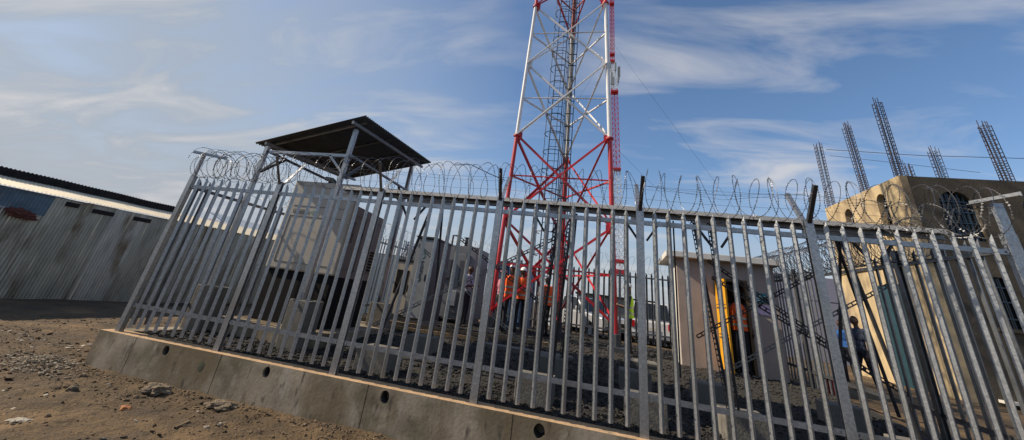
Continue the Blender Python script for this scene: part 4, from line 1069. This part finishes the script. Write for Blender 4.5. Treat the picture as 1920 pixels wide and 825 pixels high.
# extra yard clutter
lump('rock', -5.32, -.50, .12, M['rock'], 'largest grey mortar lump lying in the soil in front of the plinth', 'rock', .55, 4, 2, .3, 1.3)
lump('rock', -4.35, -.46, .10, M['rock'], 'flat grey stone lump at the plinth foot below the second weep hole', 'rock', .45, 4, 5, .2, 1.6)
lump('rock', -6.0, -.95, .055, M['rock'], 'small dark rock on the soil left of the orange brick chip', 'rock', .8, 3, 9)
lump('brick_chip', -5.0, -1.05, .045, M['brick'], 'orange broken brick chip lying on the brown soil', 'brick', .6, 2, 7, .6, 1.2)
lump('pale_fragment', -5.35, -1.75, .055, M['paperwhite'], 'flat whitish fragment lying on the soil at lower left', 'fragment', .25, 3, 4, .5, 1.5)
lump('pale_pebble', -3.95, -.83, .024, M['paperwhite'], 'small white pebble on the soil near the splinter of wood', 'pebble', .6, 2, 3)
def stick(pts, r, label, m='wood'):
    q = MB(); q.path([(x, y, ground_z(x, y) + .012) for x, y in pts], r, 6)
    tag(obj('stick', q, M[m]), label, 'stick')
stick([(-5.35, -2.35), (-5.28, -2.22), (-5.25, -2.05), (-5.32, -1.98)], .009, 'pale crooked stick in the lower left corner of the soil', 'paperwhite')
stick([(-4.15, -1.18), (-4.2, -.98)], .011, 'short straight splinter of wood on the soil right of the brick chip')
sp = MB(); lump('pale_stone', .15, 6.0, .16, M['paperwhite'], 'light crumpled sack lump on the gravel beside the right tower foot', 'sack', .7, 3, 8)

# ------------------------------------------------------------------ sky, sun, camera
SD = V((-1.35, -.21, 1.0)).normalized()
el = math.asin(SD.z)
w = bpy.data.worlds.new('World'); sc.world = w; w.use_nodes = True; nt = w.node_tree; nt.nodes.clear()
out = nt.nodes.new('ShaderNodeOutputWorld'); bg = nt.nodes.new('ShaderNodeBackground')
sky = nt.nodes.new('ShaderNodeTexSky'); sky.sky_type = 'NISHITA'; sky.sun_disc = False
sky.sun_elevation = el; sky.sun_rotation = math.atan2(SD.x, SD.y); sky.air_density = 1.0; sky.dust_density = .7; sky.ozone_density = 3.0
N = nt.nodes.new; LK = nt.links.new
tc = N('ShaderNodeTexCoord'); sp_ = N('ShaderNodeSeparateXYZ'); LK(tc.outputs['Generated'], sp_.inputs[0])
def math_(op, a, b=None, cl=False):
    n = N('ShaderNodeMath'); n.operation = op; n.use_clamp = cl
    for i, v in enumerate((a, b)):
        if v is None: continue
        if isinstance(v, (int, float)): n.inputs[i].default_value = v
        else: LK(v, n.inputs[i])
    return n.outputs[0]
zz = math_('ADD', math_('MAXIMUM', sp_.outputs['Z'], 0.), .12)
cx = math_('DIVIDE', sp_.outputs['X'], zz); cy = math_('DIVIDE', sp_.outputs['Y'], zz)
cmb = N('ShaderNodeCombineXYZ'); LK(cx, cmb.inputs[0]); LK(cy, cmb.inputs[1])
mp = N('ShaderNodeMapping'); mp.inputs['Rotation'].default_value = (0, 0, math.radians(28)); mp.inputs['Scale'].default_value = (.55, 1.5, 1); mp.inputs['Location'].default_value = (-4.4, 7.7, 0)
LK(cmb.outputs[0], mp.inputs['Vector'])
n1 = N('ShaderNodeTexNoise'); n1.inputs['Scale'].default_value = 1.9; n1.inputs['Detail'].default_value = 10; n1.inputs['Roughness'].default_value = .56; n1.inputs['Distortion'].default_value = .7
LK(mp.outputs[0], n1.inputs['Vector'])
n2 = N('ShaderNodeTexNoise'); n2.inputs['Scale'].default_value = .55; n2.inputs['Detail'].default_value = 4; LK(cmb.outputs[0], n2.inputs['Vector'])
s1 = N('ShaderNodeMapRange'); s1.inputs[1].default_value = .48; s1.inputs[2].default_value = .70; s1.inputs[4].default_value = .78; LK(n1.outputs['Fac'], s1.inputs[0])
s2 = N('ShaderNodeMapRange'); s2.inputs[1].default_value = .37; s2.inputs[2].default_value = .56; LK(n2.outputs['Fac'], s2.inputs[0])
cir = math_('MULTIPLY', s1.outputs[0], s2.outputs[0])
# thin veil of high cloud thickening towards the sun side (west)
veil = N('ShaderNodeMapRange'); veil.inputs[1].default_value = -.20; veil.inputs[2].default_value = -.80; veil.inputs[3].default_value = 0; veil.inputs[4].default_value = .85
LK(sp_.outputs['X'], veil.inputs[0])
vn = math_('MULTIPLY', veil.outputs[0], math_('ADD', math_('MULTIPLY', n1.outputs['Fac'], 1.5), .3))
v0 = N('ShaderNodeMix'); v0.data_type = 'RGBA'; LK(math_('MINIMUM', vn, .93), v0.inputs[0]); hs = N('ShaderNodeHueSaturation'); hs.inputs['Saturation'].default_value = 1.06; hs.inputs['Value'].default_value = .9; LK(sky.outputs[0], hs.inputs['Color']); LK(hs.outputs[0], v0.inputs[6]); v0.inputs[7].default_value = (2.45, 2.75, 3.15, 1)
hz = N('ShaderNodeMapRange'); hz.inputs[1].default_value = .34; hz.inputs[2].default_value = .0; hz.inputs[4].default_value = .9; hz.interpolation_type = 'SMOOTHSTEP'; LK(sp_.outputs['Z'], hz.inputs[0])
h0 = N('ShaderNodeMix'); h0.data_type = 'RGBA'; LK(hz.outputs[0], h0.inputs[0]); LK(v0.outputs[2], h0.inputs[6]); h0.inputs[7].default_value = (2.6, 2.78, 3.1, 1)
mx = N('ShaderNodeMix'); mx.data_type = 'RGBA'; LK(cir, mx.inputs[0]); LK(h0.outputs[2], mx.inputs[6]); mx.inputs[7].default_value = (4.1, 4.05, 4.1, 1)
LK(mx.outputs[2], bg.inputs[0]); bg.inputs[1].default_value = .125
LK(bg.outputs[0], out.inputs[0])
sun = bpy.data.lights.new('sun', 'SUN'); sun.energy = 4.2; sun.angle = math.radians(.6); sun.color = (1, .86, .68)
so = bpy.data.objects.new('sun', sun); COL.objects.link(so); so.rotation_euler = SD.to_track_quat('Z', 'Y').to_euler(); so.location = (-20, 5, 20)

cam = bpy.data.cameras.new('camera'); co = bpy.data.objects.new('camera', cam); COL.objects.link(co)
Zc = V((205, 1530, -721)).normalized(); Xc = V((3038, -65, 721)); Xc = (Xc - Zc * Xc.dot(Zc)).normalized(); Yc = Zc.cross(Xc)
Rm = Matrix((Xc, Yc, Zc))                       # camera axes -> world
co.matrix_world = Matrix.Translation((0, -5.292, 1.147)) @ Rm.to_4x4()
cam.sensor_width = 36; cam.lens = 721 / 1920 * 36; cam.shift_y = -(412.5 - 220) / 1920
cam.clip_start = .05; cam.clip_end = 5000
sc.camera = co
sc.view_settings.view_transform = 'Standard'; sc.view_settings.look = 'None'; sc.view_settings.gamma = 1; sc.view_settings.exposure = 0.38
